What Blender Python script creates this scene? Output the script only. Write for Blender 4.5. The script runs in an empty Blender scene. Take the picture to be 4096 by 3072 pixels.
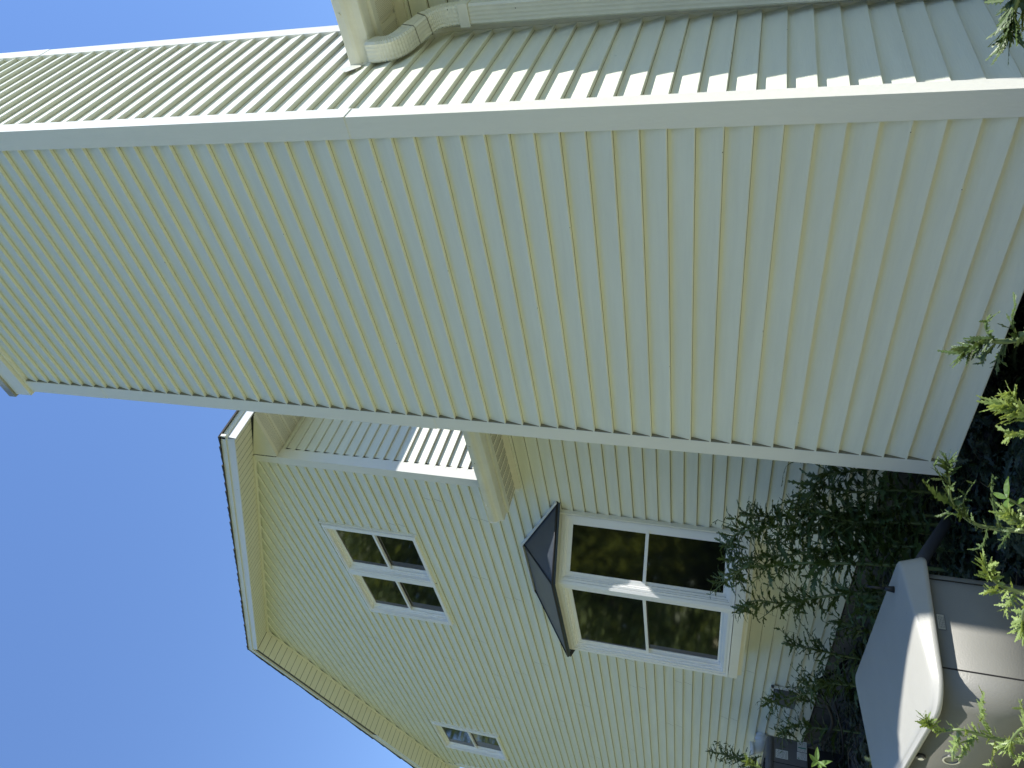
import bpy, bmesh, math, random
from mathutils import Vector, Matrix, noise
sc = bpy.context.scene
COL = sc.collection
S = 0.1016            # one siding course in metres: every length below is counted in courses
GZ = 14.0             # the camera height above the ground, in courses
def P(x, y, z): return Vector((x*S, y*S, (z+GZ)*S))

# ------------------------------------------------------------------ camera
cam = bpy.data.cameras.new('camera'); co = bpy.data.objects.new('camera', cam); COL.objects.link(co)
cam.sensor_width = 36; cam.sensor_fit = 'HORIZONTAL'; cam.lens = 2918.27/4096*36
cam.clip_start = 0.05; cam.clip_end = 3000
R = Matrix(((0.2556046578734929, 0.1576635308119915, -0.9538388070975469),
            (0.6967758850042622, -0.7139913661278326, 0.06870003763782868),
            (-0.6702011824444228, -0.682171928583116, -0.2923556650781546))).transposed()
M = R.to_4x4(); M.translation = P(-25.4723, -11.3397, 0.0)
co.matrix_world = M
sc.camera = co
# ------------------------------------------------------------------ sky and sun
SUN = Vector((0.184, -0.458, 1.0)).normalized()
w = bpy.data.worlds.new('World'); sc.world = w; w.use_nodes = True
nt = w.node_tree; bg = nt.nodes['Background']
sky = nt.nodes.new('ShaderNodeTexSky'); sky.sky_type = 'NISHITA'; sky.sun_disc = False
sky.sun_elevation = math.asin(SUN.z); sky.sun_rotation = math.atan2(SUN.x, SUN.y)
sky.altitude = 0; sky.air_density = 1.0; sky.dust_density = 0.0; sky.ozone_density = 3.0
hs = nt.nodes.new('ShaderNodeHueSaturation'); hs.inputs['Saturation'].default_value = 1.10; hs.inputs['Hue'].default_value = 0.506
nt.links.new(sky.outputs[0], hs.inputs['Color']); nt.links.new(hs.outputs[0], bg.inputs[0]); bg.inputs[1].default_value = 0.14
sl = bpy.data.lights.new('sun', 'SUN'); so = bpy.data.objects.new('sun', sl); COL.objects.link(so)
sl.energy = 4.8; sl.angle = math.radians(0.5); sl.color = (1.0, 0.97, 0.93)
so.rotation_euler = SUN.to_track_quat('Z', 'Y').to_euler()
sc.view_settings.view_transform = 'Standard'; sc.view_settings.look = 'None'
sc.view_settings.exposure = 0.80; sc.view_settings.gamma = 1.0
sc.render.engine = 'CYCLES'

# ------------------------------------------------------------------ materials
def mat(name, col, rough=0.5, bump=None, vary=0.0, vscale=3.0, spec=0.5, metal=0.0, vcol=None, stretch=None, coords='Object', trans=0.0, darkspots=None):
    m = bpy.data.materials.new(name); m.use_nodes = True
    n = m.node_tree.nodes; l = m.node_tree.links; b = n['Principled BSDF']
    b.inputs['Base Color'].default_value = (*col, 1); b.inputs['Roughness'].default_value = rough
    b.inputs['Specular IOR Level'].default_value = spec; b.inputs['Metallic'].default_value = metal
    tc = n.new('ShaderNodeTexCoord'); mp = n.new('ShaderNodeMapping'); l.new(tc.outputs[coords], mp.inputs[0])
    if stretch: mp.inputs['Scale'].default_value = stretch
    last = None
    if vary > 0 or vcol:
        t = n.new('ShaderNodeTexNoise'); t.inputs['Scale'].default_value = vscale; t.inputs['Detail'].default_value = 6; t.inputs['Roughness'].default_value = 0.65
        l.new(mp.outputs[0], t.inputs[0])
        r = n.new('ShaderNodeValToRGB'); l.new(t.outputs[0], r.inputs[0])
        r.color_ramp.elements[0].position = 0.35; r.color_ramp.elements[1].position = 0.65
        c2 = vcol if vcol else tuple(c*(1-vary) for c in col)
        r.color_ramp.elements[0].color = (*c2, 1); r.color_ramp.elements[1].color = (*col, 1)
        last = r.outputs[0]; l.new(last, b.inputs['Base Color'])
    if darkspots:   # small specks of dirt
        sc_, amt = darkspots
        v = n.new('ShaderNodeTexVoronoi'); v.inputs['Scale'].default_value = sc_; v.inputs['Randomness'].default_value = 1
        l.new(tc.outputs[coords], v.inputs[0])
        k = n.new('ShaderNodeMath'); k.operation = 'LESS_THAN'; k.inputs[1].default_value = amt; l.new(v.outputs[0], k.inputs[0])
        sp = n.new('ShaderNodeSeparateColor'); l.new(v.outputs['Color'], sp.inputs[0])
        g = n.new('ShaderNodeMath'); g.operation = 'LESS_THAN'; g.inputs[1].default_value = 0.25; l.new(sp.outputs[0], g.inputs[0])
        mu = n.new('ShaderNodeMath'); mu.operation = 'MULTIPLY'; l.new(k.outputs[0], mu.inputs[0]); l.new(g.outputs[0], mu.inputs[1])
        mx = n.new('ShaderNodeMix'); mx.data_type = 'RGBA'; l.new(mu.outputs[0], mx.inputs[0])
        if last: l.new(last, mx.inputs[6])
        else: mx.inputs[6].default_value = (*col, 1)
        mx.inputs[7].default_value = (0.08, 0.07, 0.05, 1); l.new(mx.outputs[2], b.inputs['Base Color'])
    if bump:
        t2 = n.new('ShaderNodeTexNoise'); t2.inputs['Scale'].default_value = bump[0]; t2.inputs['Detail'].default_value = 8
        l.new(mp.outputs[0], t2.inputs[0])
        bp = n.new('ShaderNodeBump'); bp.inputs['Strength'].default_value = bump[1]; bp.inputs['Distance'].default_value = 0.004
        l.new(t2.outputs[0], bp.inputs['Height']); l.new(bp.outputs[0], b.inputs['Normal'])
    if trans > 0:
        tr = n.new('ShaderNodeBsdfTranslucent'); ms = n.new('ShaderNodeMixShader'); ms.inputs[0].default_value = trans
        tr.inputs[0].default_value = (min(1, col[0]*2.2), min(1, col[1]*2.0), col[2]*1.0, 1)
        l.new(b.outputs[0], ms.inputs[1]); l.new(tr.outputs[0], ms.inputs[2]); l.new(ms.outputs[0], n['Material Output'].inputs[0])
    return m
CREAM = (0.80, 0.80, 0.655)
m_vinyl = mat('vinyl_siding', CREAM, 0.42, bump=(14, 0.35), vary=0.075, vscale=1.3, stretch=(1, 1, 14), darkspots=(9, 0.018))
m_trim = mat('vinyl_trim', (0.80, 0.79, 0.70), 0.45, bump=(60, 0.4), vary=0.03, vscale=3, stretch=(4, 4, 0.6))
m_soffit = mat('vinyl_soffit', (0.78, 0.75, 0.60), 0.5, bump=(30, 0.15), vary=0.05, vscale=2)
m_alu = mat('painted_aluminium', (0.74, 0.735, 0.62), 0.33, bump=(6, 0.2), vary=0.12, vscale=4, darkspots=(16, 0.05))
m_fascia = mat('white_fascia_metal', (0.80, 0.80, 0.78), 0.35, bump=(3, 0.3), vary=0.05, darkspots=(10, 0.04))
m_frame = mat('window_vinyl', (0.86, 0.86, 0.84), 0.35)
m_jamb = mat('jamb_vinyl', (0.80, 0.77, 0.62), 0.4)
m_black = mat('black_gap', (0.012, 0.011, 0.010), 0.9)
m_seam = mat('lap_shade_and_joint_dirt', (0.17, 0.16, 0.11), 0.7)  # shade beneath laps and in the trim pocket put into colour; also joint dirt
m_shingle = mat('asphalt_shingle', (0.055, 0.052, 0.05), 0.9, bump=(90, 1.0), vary=0.4, vscale=12)
m_darkmetal = mat('dark_roof_metal', (0.085, 0.10, 0.125), 0.36, bump=(3, 0.4), vary=0.2, vscale=2.5, metal=0.6)
m_conc = mat('foundation_block', (0.15, 0.14, 0.12), 0.9, bump=(25, 1.0), vary=0.45, vscale=5)
m_wood = mat('weathered_board', (0.12, 0.10, 0.08), 0.9, bump=(20, 1.0), vary=0.6, vscale=20, stretch=(1, 1, 5))
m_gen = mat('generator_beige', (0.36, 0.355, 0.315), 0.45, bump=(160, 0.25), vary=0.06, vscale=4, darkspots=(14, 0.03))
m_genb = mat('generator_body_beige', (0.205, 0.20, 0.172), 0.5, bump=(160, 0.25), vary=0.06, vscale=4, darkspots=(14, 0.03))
m_gendark = mat('generator_black_plastic', (0.02, 0.02, 0.02), 0.4)
m_metal = mat('steel', (0.6, 0.6, 0.6), 0.3, metal=0.9)
m_acgrey = mat('grey_cabinet', (0.115, 0.115, 0.12), 0.5, bump=(90, 0.3), vary=0.12)
m_label = mat('paper_label', (0.62, 0.63, 0.60), 0.6)
m_ink = mat('label_ink', (0.10, 0.11, 0.12), 0.6)
m_green_ink = mat('label_green_ink', (0.08, 0.22, 0.16), 0.6)
m_pvc = mat('white_pvc', (0.75, 0.75, 0.73), 0.3)
m_greypipe = mat('grey_pvc', (0.06, 0.065, 0.08), 0.5, vary=0.2)
m_rubber = mat('black_rubber', (0.012, 0.012, 0.013), 0.5)
m_soil = None
# glass: a dark room behind a reflective pane
def glass_mat():
    m = bpy.data.materials.new('window_glass'); m.use_nodes = True
    n = m.node_tree.nodes; l = m.node_tree.links; b = n['Principled BSDF']
    b.inputs['Base Color'].default_value = (0.006, 0.007, 0.007, 1); b.inputs['Roughness'].default_value = 0.05
    b.inputs['IOR'].default_value = 1.8
    t = n.new('ShaderNodeTexNoise'); t.inputs['Scale'].default_value = 1.6; tc = n.new('ShaderNodeTexCoord'); l.new(tc.outputs['Object'], t.inputs[0])
    bp = n.new('ShaderNodeBump'); bp.inputs['Strength'].default_value = 0.05; bp.inputs['Distance'].default_value = 0.004
    l.new(t.outputs[0], bp.inputs['Height']); l.new(bp.outputs[0], b.inputs['Normal'])
    return m
m_glass = glass_mat()
def perf_mat(name, kind):
    """vented soffit: rows of small punched holes (kind 'dots') or short slots ('slots')"""
    m = bpy.data.materials.new(name); m.use_nodes = True
    n = m.node_tree.nodes; l = m.node_tree.links; b = n['Principled BSDF']
    b.inputs['Roughness'].default_value = 0.5
    tc = n.new('ShaderNodeTexCoord'); sx = n.new('ShaderNodeSeparateXYZ'); l.new(tc.outputs['UV'], sx.inputs[0])
    def math_(op, a, b_=None, v=None):
        k = n.new('ShaderNodeMath'); k.operation = op
        if isinstance(a, float): k.inputs[0].default_value = a
        else: l.new(a, k.inputs[0])
        if b_ is not None: l.new(b_, k.inputs[1])
        if v is not None: k.inputs[1].default_value = v
        return k.outputs[0]
    u, v = sx.outputs[0], sx.outputs[1]      # uv in courses: u across the panels, v along them
    if kind == 'dots':
        pu, pv, r = 0.115, 0.115, 0.30
        row = math_('FLOOR', math_('DIVIDE', v, v=pv*0.5)); odd = math_('MULTIPLY', math_('MODULO', math_('ABSOLUTE', row), v=2.0), v=0.5)
        fu = math_('SUBTRACT', math_('FRACT', math_('ADD', math_('DIVIDE', u, v=pu), odd)), v=0.5)
        fv = math_('MULTIPLY', math_('SUBTRACT', math_('FRACT', math_('DIVIDE', v, v=pv*0.5)), v=0.5), v=0.5)
        d = math_('SQRT', math_('ADD', math_('MULTIPLY', fu, fu), math_('MULTIPLY', fv, fv)))
        hole = math_('LESS_THAN', d, v=0.17)
    else:
        fv = math_('FRACT', math_('DIVIDE', v, v=0.16)); hole = math_('LESS_THAN', fv, v=0.42)
    # blank strip along each panel edge
    pw = 1.3 if kind == 'dots' else 1.0
    fu2 = math_('FRACT', math_('DIVIDE', u, v=pw))
    keep = math_('MULTIPLY', math_('GREATER_THAN', fu2, v=0.2), math_('LESS_THAN', fu2, v=0.86))
    hole = math_('MULTIPLY', hole, keep)
    mx = n.new('ShaderNodeMix'); mx.data_type = 'RGBA'; l.new(hole, mx.inputs[0])
    mx.inputs[6].default_value = (0.78, 0.75, 0.60, 1); mx.inputs[7].default_value = (0.07, 0.065, 0.05, 1)
    l.new(mx.outputs[2], b.inputs['Base Color'])
    return m
m_dots = perf_mat('vented_soffit_holes', 'dots'); m_slots = perf_mat('vented_soffit_slots', 'slots')

# ------------------------------------------------------------------ helpers
class MB:
    """collects faces in course units; build() links them as ONE mesh object"""
    def __init__(s): s.v = []; s.f = []; s.uv = []; s.sm = []; s.mi = []; s.cur = 0
    def mark(s, k): s.fill(); s.cur = k
    def fill(s): s.mi += [s.cur]*(len(s.f)-len(s.mi))
    def poly(s, pts, uv=None, smooth=False):
        i = len(s.v); s.v += [tuple(p) for p in pts]; s.f.append(list(range(i, i+len(pts)))); s.uv.append(uv); s.sm.append(smooth)
    def box(s, x0, x1, y0, y1, z0, z1):
        a = [(x0,y0,z0),(x1,y0,z0),(x1,y1,z0),(x0,y1,z0),(x0,y0,z1),(x1,y0,z1),(x1,y1,z1),(x0,y1,z1)]
        i = len(s.v); s.v += a
        for q in ((0,3,2,1),(4,5,6,7),(0,1,5,4),(1,2,6,5),(2,3,7,6),(3,0,4,7)):
            s.f.append([i+k for k in q]); s.uv.append(None); s.sm.append(False)
    def obox(s, o, a, b, c):
        """box from corner o along vectors a, b, c"""
        o, a, b, c = map(Vector, (o, a, b, c))
        p = [o, o+a, o+a+b, o+b, o+c, o+a+c, o+a+b+c, o+b+c]
        i = len(s.v); s.v += [tuple(q) for q in p]
        for q in ((0,3,2,1),(4,5,6,7),(0,1,5,4),(1,2,6,5),(2,3,7,6),(3,0,4,7)):
            s.f.append([i+k for k in q]); s.uv.append(None); s.sm.append(False)
    def prism(s, prof, vec, smooth=False):
        """closed profile (list of points) swept along vec"""
        vec = Vector(vec); a = [Vector(p) for p in prof]; b = [p+vec for p in a]; n = len(a)
        for k in range(n):
            s.poly([a[k], a[(k+1) % n], b[(k+1) % n], b[k]], smooth=smooth)
        s.poly(list(reversed(a))); s.poly(b)
    def tube(s, pts, rad, n=10, cap=True, smooth=True):
        pts = [Vector(p) for p in pts]; m = len(pts); rings = []
        if not isinstance(rad, (list, tuple)): rad = [rad]*m
        up = None
        for k in range(m):
            t = (pts[min(k+1, m-1)]-pts[max(k-1, 0)]).normalized()
            if up is None: up = t.orthogonal().normalized()
            up = (up - t*up.dot(t)).normalized(); sd = t.cross(up)
            i = len(s.v)
            for j in range(n):
                a = 2*math.pi*j/n; s.v.append(tuple(pts[k]+(up*math.cos(a)+sd*math.sin(a))*rad[k]))
            rings.append(i)
        for k in range(m-1):
            for j in range(n):
                s.f.append([rings[k]+j, rings[k]+(j+1) % n, rings[k+1]+(j+1) % n, rings[k+1]+j]); s.uv.append(None); s.sm.append(smooth)
        if cap:
            s.f.append([rings[0]+j for j in range(n)][::-1]); s.uv.append(None); s.sm.append(False)
            s.f.append([rings[-1]+j for j in range(n)]); s.uv.append(None); s.sm.append(False)
    def loft(s, rings, cap0=False, cap1=False, smooth=True, closed=True):
        idx = []
        for r in rings:
            idx.append(len(s.v)); s.v += [tuple(p) for p in r]
        n = len(rings[0])
        for k in range(len(rings)-1):
            for j in range(n if closed else n-1):
                s.f.append([idx[k]+j, idx[k]+(j+1) % n, idx[k+1]+(j+1) % n, idx[k+1]+j]); s.uv.append(None); s.sm.append(smooth)
        if cap0: s.f.append([idx[0]+j for j in range(n)][::-1]); s.uv.append(None); s.sm.append(smooth)
        if cap1: s.f.append([idx[-1]+j for j in range(n)]); s.uv.append(None); s.sm.append(smooth)
    def build(s, name, m, parent=None, origin=(0, 0, 0), bevel=0.0):
        me = bpy.data.meshes.new(name)
        o = Vector(origin)
        if parent is not None:
            q = parent; base = Vector((0, 0, 0))
            while q is not None: base += q.location; q = q.parent
            off = base
        else: off = P(*origin)
        me.from_pydata([P(*v)-off for v in s.v], [], s.f)
        if any(u is not None for u in s.uv):
            ul = me.uv_layers.new(name='UVMap')
            for p_, u in zip(me.polygons, s.uv):
                if u is not None:
                    for li, uvc in zip(p_.loop_indices, u): ul.data[li].uv = uvc
        for p_, q in zip(me.polygons, s.sm): p_.use_smooth = q
        me.update()
        ob = bpy.data.objects.new(name, me); COL.objects.link(ob)
        for q in (m if isinstance(m, (list, tuple)) else [m]): me.materials.append(q)
        s.fill()
        for p_, k in zip(me.polygons, s.mi): p_.material_index = k
        if parent is not None: ob.parent = parent
        else: ob.location = off
        if bevel > 0:
            bv = ob.modifiers.new('bevel', 'BEVEL'); bv.width = bevel*S; bv.segments = 2; bv.limit_method = 'ANGLE'; bv.angle_limit = math.radians(40)
        return ob
def empty(name, loc, label=None, cat=None, group=None):
    o = bpy.data.objects.new(name, None); COL.objects.link(o); o.location = P(*loc); o.empty_display_size = 0.1
    tag(o, label, cat, group); return o
def tag(o, label=None, cat=None, group=None, kind=None):
    if label: o['label'] = label
    if cat: o['category'] = cat
    if group: o['group'] = group
    if kind: o['kind'] = kind
    return o

# siding: horizontal clapboard courses, one unit tall, on a vertical plane
def siding(mb, org, T, N, zs, span, holes=(), phase=0.0, every=1, lap=0.017, laps=None, zclip=None, wav=0.0, seed=0):
    """org: point (x,y) on the recessed plane, T: unit run, N: outward; zs=(z0,z1); span(z)->(a,b); holes=(a,b,z0,z1)"""
    T = Vector((T[0], T[1], 0)); N = Vector((N[0], N[1], 0)); O = Vector((org[0], org[1], 0))
    rnd = random.Random(seed)
    prof = [(0.0, 0.0), (0.0, 0.175), (0.03, 0.190), (0.08, 0.182), (0.30, 0.135), (0.52, 0.082), (0.72, 0.036), (0.86, 0.006), (1.0, 0.0)]
    k = math.floor(zs[0]-phase)
    while k+phase < zs[1]:
        zb = k+phase; amp = 0.985 + 0.03*rnd.random()
        for i in range(len(prof)-1):
            (a0, n0), (a1, n1) = prof[i], prof[i+1]
            z0, z1 = zb+a0, zb+a1
            if z1 < zs[0] or z0 > zs[1]: continue
            ledge = (a0 == a1)
            cuts = [z0, z1]
            if not ledge:
                for h in holes:
                    for zz in (h[2], h[3]):
                        if z0 < zz < z1: cuts.append(zz)
                for zz in (zclip or ()):
                    if z0 < zz < z1: cuts.append(zz)
            cuts = sorted(set(cuts))
            if ledge: cuts = [z0, z0]
            for c0, c1 in zip(cuts[:-1], cuts[1:]):
                c0, c1 = max(c0, zs[0]), min(c1, zs[1])
                if not ledge and c1-c0 < 1e-5: continue
                f = lambda z: (n0 if z1 == z0 else n0+(n1-n0)*(z-z0)/(z1-z0))*amp
                nn0, nn1 = (n0*amp, n1*amp) if ledge else (f(c0), f(c1))
                sa, sb = span(c0+1e-4), span(c1-1e-4)
                iv = [(0.0, 1.0)] ; mid = 0.5*(c0+c1)
                hs = sorted([h for h in holes if h[2]-1e-6 < mid < h[3]+1e-6])
                segs = []; cur = None
                edges = [('s', None)]
                lo0, lo1 = sa[0], sb[0]
                for h in hs:
                    segs.append((lo0, h[0], lo1, h[0])); lo0 = lo1 = h[1]
                segs.append((lo0, sa[1], lo1, sb[1]))
                for (p0, p1, q0, q1) in segs:
                    if p1-p0 < 1e-3 and q1-q0 < 1e-3: continue
                    A = O+T*p0+N*nn0; B = O+T*max(p1, p0)+N*nn0; C_ = O+T*max(q1, q0)+N*nn1; D = O+T*q0+N*nn1
                    A.z = c0; B.z = c0; C_.z = c1; D.z = c1
                    mb.poly([A, B, C_, D], smooth=False)
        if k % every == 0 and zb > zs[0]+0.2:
            mb.mark(1)  # dark strip under the lap: shade of the ledge put into colour
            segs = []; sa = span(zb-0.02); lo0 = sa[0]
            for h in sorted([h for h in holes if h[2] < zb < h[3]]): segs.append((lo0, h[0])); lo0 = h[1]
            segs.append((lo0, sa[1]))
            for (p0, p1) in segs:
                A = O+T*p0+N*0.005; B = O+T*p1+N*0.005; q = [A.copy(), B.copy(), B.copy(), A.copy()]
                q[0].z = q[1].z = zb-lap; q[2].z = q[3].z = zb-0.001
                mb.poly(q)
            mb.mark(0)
        k += 1
def laps(mb, org, T, N, items):
    """panel overlap joints: a thin raised end two courses tall"""
    T = Vector((T[0], T[1], 0)); N = Vector((N[0], N[1], 0)); O = Vector((org[0], org[1], 0))
    for (t, zb) in items:
        for c in (0, 1):
            pr = [(0.02, 0.193), (0.08, 0.186), (0.30, 0.139), (0.52, 0.086), (0.72, 0.040), (0.86, 0.010)]
            for (a0, n0), (a1, n1) in zip(pr[:-1], pr[1:]):
                q = []
                for (dt, a, n_) in ((0, a0, n0), (0.035, a0, n0), (0.035, a1, n1), (0, a1, n1)):
                    v = O+T*(t+dt)+N*(n_+0.004); v.z = zb+c+a; q.append(v)
                mb.poly(q)

# ================================================================== ground
def grid(name, x0, x1, y0, y1, nx, ny, hf, m, **kw):
    vs = [P(x0+(x1-x0)*i/nx, y0+(y1-y0)*j/ny, hf(x0+(x1-x0)*i/nx, y0+(y1-y0)*j/ny)) for j in range(ny+1) for i in range(nx+1)]
    fs = [(j*(nx+1)+i, j*(nx+1)+i+1, (j+1)*(nx+1)+i+1, (j+1)*(nx+1)+i) for j in range(ny) for i in range(nx)]
    me = bpy.data.meshes.new(name); me.from_pydata(vs, [], fs); me.materials.append(m)
    for p_ in me.polygons: p_.use_smooth = True
    o = bpy.data.objects.new(name, me); COL.objects.link(o); return tag(o, **kw)
def bed_h(x, y):
    r = max(0.0, min(1.0, (x+1)/9.0))
    n_ = noise.noise(Vector((x*0.35, y*0.35, 0)))*0.22+noise.noise(Vector((x*1.3, y*1.3, 4)))*0.08
    e = min(1.0, max(0.0, (x+13.5)/3.0), max(0.0, (y+59)/3.0), max(0.0, (139-y)/3.0))
    return -GZ+0.05+(0.35+r*0.75+n_)*e
m_bounce_strip = mat('bounce_strip', (0.42, 0.42, 0.29), 0.9, bump=(40, 1.0), vcol=(0.34, 0.34, 0.22), vary=0.3, vscale=9)
m_lawn = mat('lawn_grass', (0.10, 0.14, 0.04), 0.9, bump=(30, 1.0), vcol=(0.14, 0.17, 0.06), vary=0.3, vscale=6)
m_soil = mat('gravelly_soil', (0.045, 0.038, 0.03), 0.95, bump=(45, 1.5), vcol=(0.018, 0.016, 0.012), vary=0.4, vscale=18)
g = MB(); g.poly([(-4000,-4000,-GZ),(4000,-4000,-GZ),(4000,4000,-GZ),(-4000,4000,-GZ)])
tag(g.build('lawn_ground', m_lawn), kind='structure')
g = MB(); g.poly([(-46, -60, -GZ+0.04), (-14.2, -60, -GZ+0.04), (-14.2, 135, -GZ+0.04), (-46, 135, -GZ+0.04)])
tag(g.build('path', m_bounce_strip), kind='structure')  # unseen pale strip added to bounce sunlight onto the walls and soffits
bed = grid('planting_bed_ground', -14, 12, -60, 140, 60, 260, bed_h, m_soil, kind='structure')
rnd = random.Random(5)
def pebble(mb, c, r, rnd):
    pts = [(0,0,1),(1,0,0),(0,1,0),(-1,0,0),(0,-1,0),(0,0,-1)]
    a = rnd.random()*6.28; sx_, sy_, sz_ = r*(0.7+0.7*rnd.random()), r*(0.6+0.4*rnd.random()), r*(0.35+0.3*rnd.random())
    i = len(mb.v)
    vs = []
    for t in range(6):
        th = a+t*math.pi/3; q = 0.8+0.35*rnd.random()
        vs.append((c[0]+math.cos(th)*sx_*q, c[1]+math.sin(th)*sy_*q, c[2]))
    top = []
    for t in range(6):
        th = a+t*math.pi/3; q = 0.5+0.25*rnd.random()
        top.append((c[0]+math.cos(th)*sx_*q, c[1]+math.sin(th)*sy_*q, c[2]+sz_))
    mb.v += vs+top
    for t in range(6):
        mb.f.append([i+t, i+(t+1) % 6, i+6+(t+1) % 6, i+6+t]); mb.uv.append(None); mb.sm.append(True)
    mb.f.append([i+6+t for t in range(6)]); mb.uv.append(None); mb.sm.append(True)
m_stone = mat('river_stone', (0.14, 0.125, 0.11), 0.8, bump=(30, 0.5), vary=0.6, vscale=9)
pb = MB()
for _ in range(3800):
    y = rnd.uniform(-8, 105); x = rnd.uniform(-6, 8.8)
    if -5.5 < y < 18 and x > 0 and rnd.random() < 0.5: continue
    pebble(pb, (x, y, bed_h(x, y)-0.02), rnd.uniform(0.10, 0.34), rnd)
tag(pb.build('gravel', m_stone), 'grey rounded stones strewn along the foundation in the shade', 'gravel', kind='stuff')

# ================================================================== the house
WX = 9.325            # recessed plane of the wall siding
YC, YP, YL, PK, SL = 35.55, 75.1, 114.6, 58.5, 0.4144
house = empty('house', (9.15, 36, -GZ), 'two-storey house clad in cream vinyl siding with a tall boxed chimney beside the low eave', 'house')
def gable_z(y): return PK-SL*abs(y-YP)
def wall_span(z):
    if z < 16.75: return (-70, YL)
    if z < gable_z(YC): return (YC+0.3, YL)
    d = max(0.0, (PK-z)/SL); return (YP-d, YP+d)
W1 = (45.9, 63.05, 28.65, 38.7); W2 = (96.5, 105.8, 29.35, 39.45)
BAY = (38.75, 59.0, -1.05, 13.05)
wl = MB()
siding(wl, (WX, 0), (0, 1), (-1, 0), (-9.8, PK), wall_span, holes=[W1, W2, BAY], phase=0.19, zclip=(16.75, gable_z(YC)), seed=1, every=1, lap=0.045)
# solid backing so that no light comes through, open at the windows
bk = MB()
bk.poly([(WX+0.9, -70, -13.9), (WX+0.9, YL, -13.9), (WX+0.9, YL, 42), (WX+0.9, YP, PK), (WX+0.9, YC, 42), (WX+0.9, YC, 16.7), (WX+0.9, -70, 16.7)])
bk.build('inner_wall', m_black, house)
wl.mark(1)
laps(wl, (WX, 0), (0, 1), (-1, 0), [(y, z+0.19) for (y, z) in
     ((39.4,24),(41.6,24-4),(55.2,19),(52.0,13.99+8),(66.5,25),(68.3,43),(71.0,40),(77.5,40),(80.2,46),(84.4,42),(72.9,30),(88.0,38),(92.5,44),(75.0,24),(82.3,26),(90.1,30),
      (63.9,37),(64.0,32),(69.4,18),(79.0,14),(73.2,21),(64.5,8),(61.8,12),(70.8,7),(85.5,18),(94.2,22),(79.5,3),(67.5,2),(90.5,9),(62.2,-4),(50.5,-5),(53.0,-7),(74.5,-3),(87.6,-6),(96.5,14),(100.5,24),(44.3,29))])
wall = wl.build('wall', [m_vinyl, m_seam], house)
# foundation of concrete block
fd = MB(); fr = random.Random(3)
fd.box(9.45, 9.9, -70, YL-0.3, -15, -9.86)
for r_ in range(3):
    z0 = -9.9-1.95*(r_+1)
    y = -12.0+(r_ % 2)*1.9
    while y < YL-4:
        fd.box(9.32+fr.uniform(-.03, .03), 9.6, y+0.05, y+3.75, z0+0.05, z0+1.9); y += 3.8
fd.build('foundation', m_conc, house, bevel=0.04)
# wing side wall (faces the low roof) and corner trims
sw = MB()
siding(sw, (9.2, YC+0.12), (1, 0), (0, -1), (15, 39.6), lambda z: (0.6, 60), phase=0.19, seed=2)
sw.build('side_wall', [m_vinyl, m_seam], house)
ct = MB()
ct.prism([(9.02, YC-0.06, 16.6), (10.05, YC-0.06, 16.6), (10.05, YC+0.25, 16.6), (9.32, YC+0.25, 16.6), (9.32, YC+0.92, 16.6), (9.02, YC+0.92, 16.6)], (0, 0, 22.95)); ct.box(9.025, 9.09, YC+0.0, YC+0.9, 39.56, 42.05)
ct.build('corner_trim', m_trim, house, bevel=0.03)
ct = MB(); ct.prism([(9.02, YL-0.9, -9.8), (9.3, YL-0.9, -9.8), (9.3, YL-0.2, -9.8), (10, YL-0.2, -9.8), (10, YL+0.05, -9.8), (9.02, YL+0.05, -9.8)], (0, 0, 49.3)); ct.build('corner_trim', m_trim, house, bevel=0.03)
# soffits ----------------------------------------------------------
XO = 6.46; YE0 = 29.95; YE1 = 2*YP-YE0
def rake_pts(side):
    ye = YE0 if side < 0 else YE1
    return ye, gable_z(ye)
def rake_soffit(side):
    ye, ze = rake_pts(side); m_ = MB(); n_ = 46
    for i in range(n_):
        t0, t1 = i/n_, (i+1)/n_
        a, b = ye+(YP-ye)*t0, ye+(YP-ye)*t1
        g0 = b-(b-a)*0.065
        za, zg, zb = gable_z(a), gable_z(g0), gable_z(b)
        m_.poly([(XO, a, za), (9.16, a, za), (9.16, g0, zg), (XO, g0, zg)])
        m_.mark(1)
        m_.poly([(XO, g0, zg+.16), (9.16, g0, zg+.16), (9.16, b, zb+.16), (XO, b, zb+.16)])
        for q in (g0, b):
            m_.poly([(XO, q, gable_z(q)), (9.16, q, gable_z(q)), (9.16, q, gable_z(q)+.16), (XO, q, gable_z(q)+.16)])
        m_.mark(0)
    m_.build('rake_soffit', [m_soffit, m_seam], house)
    j = MB()   # J channel where the rake soffit meets the wall
    pr = [(8.98, 0, 0), (9.15, 0, 0), (9.15, 0, -0.28), (9.08, 0, -0.28), (8.98, 0, -0.12)]
    y0 = YC+0.1 if side < 0 else YL-0.1
    j.prism([(p_[0], y0, gable_z(y0)+p_[2]) for p_ in pr], (0, YP-y0, PK-gable_z(y0)))
    j.build('soffit_channel', m_soffit, house)
rake_soffit(-1); rake_soffit(1)
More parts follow.
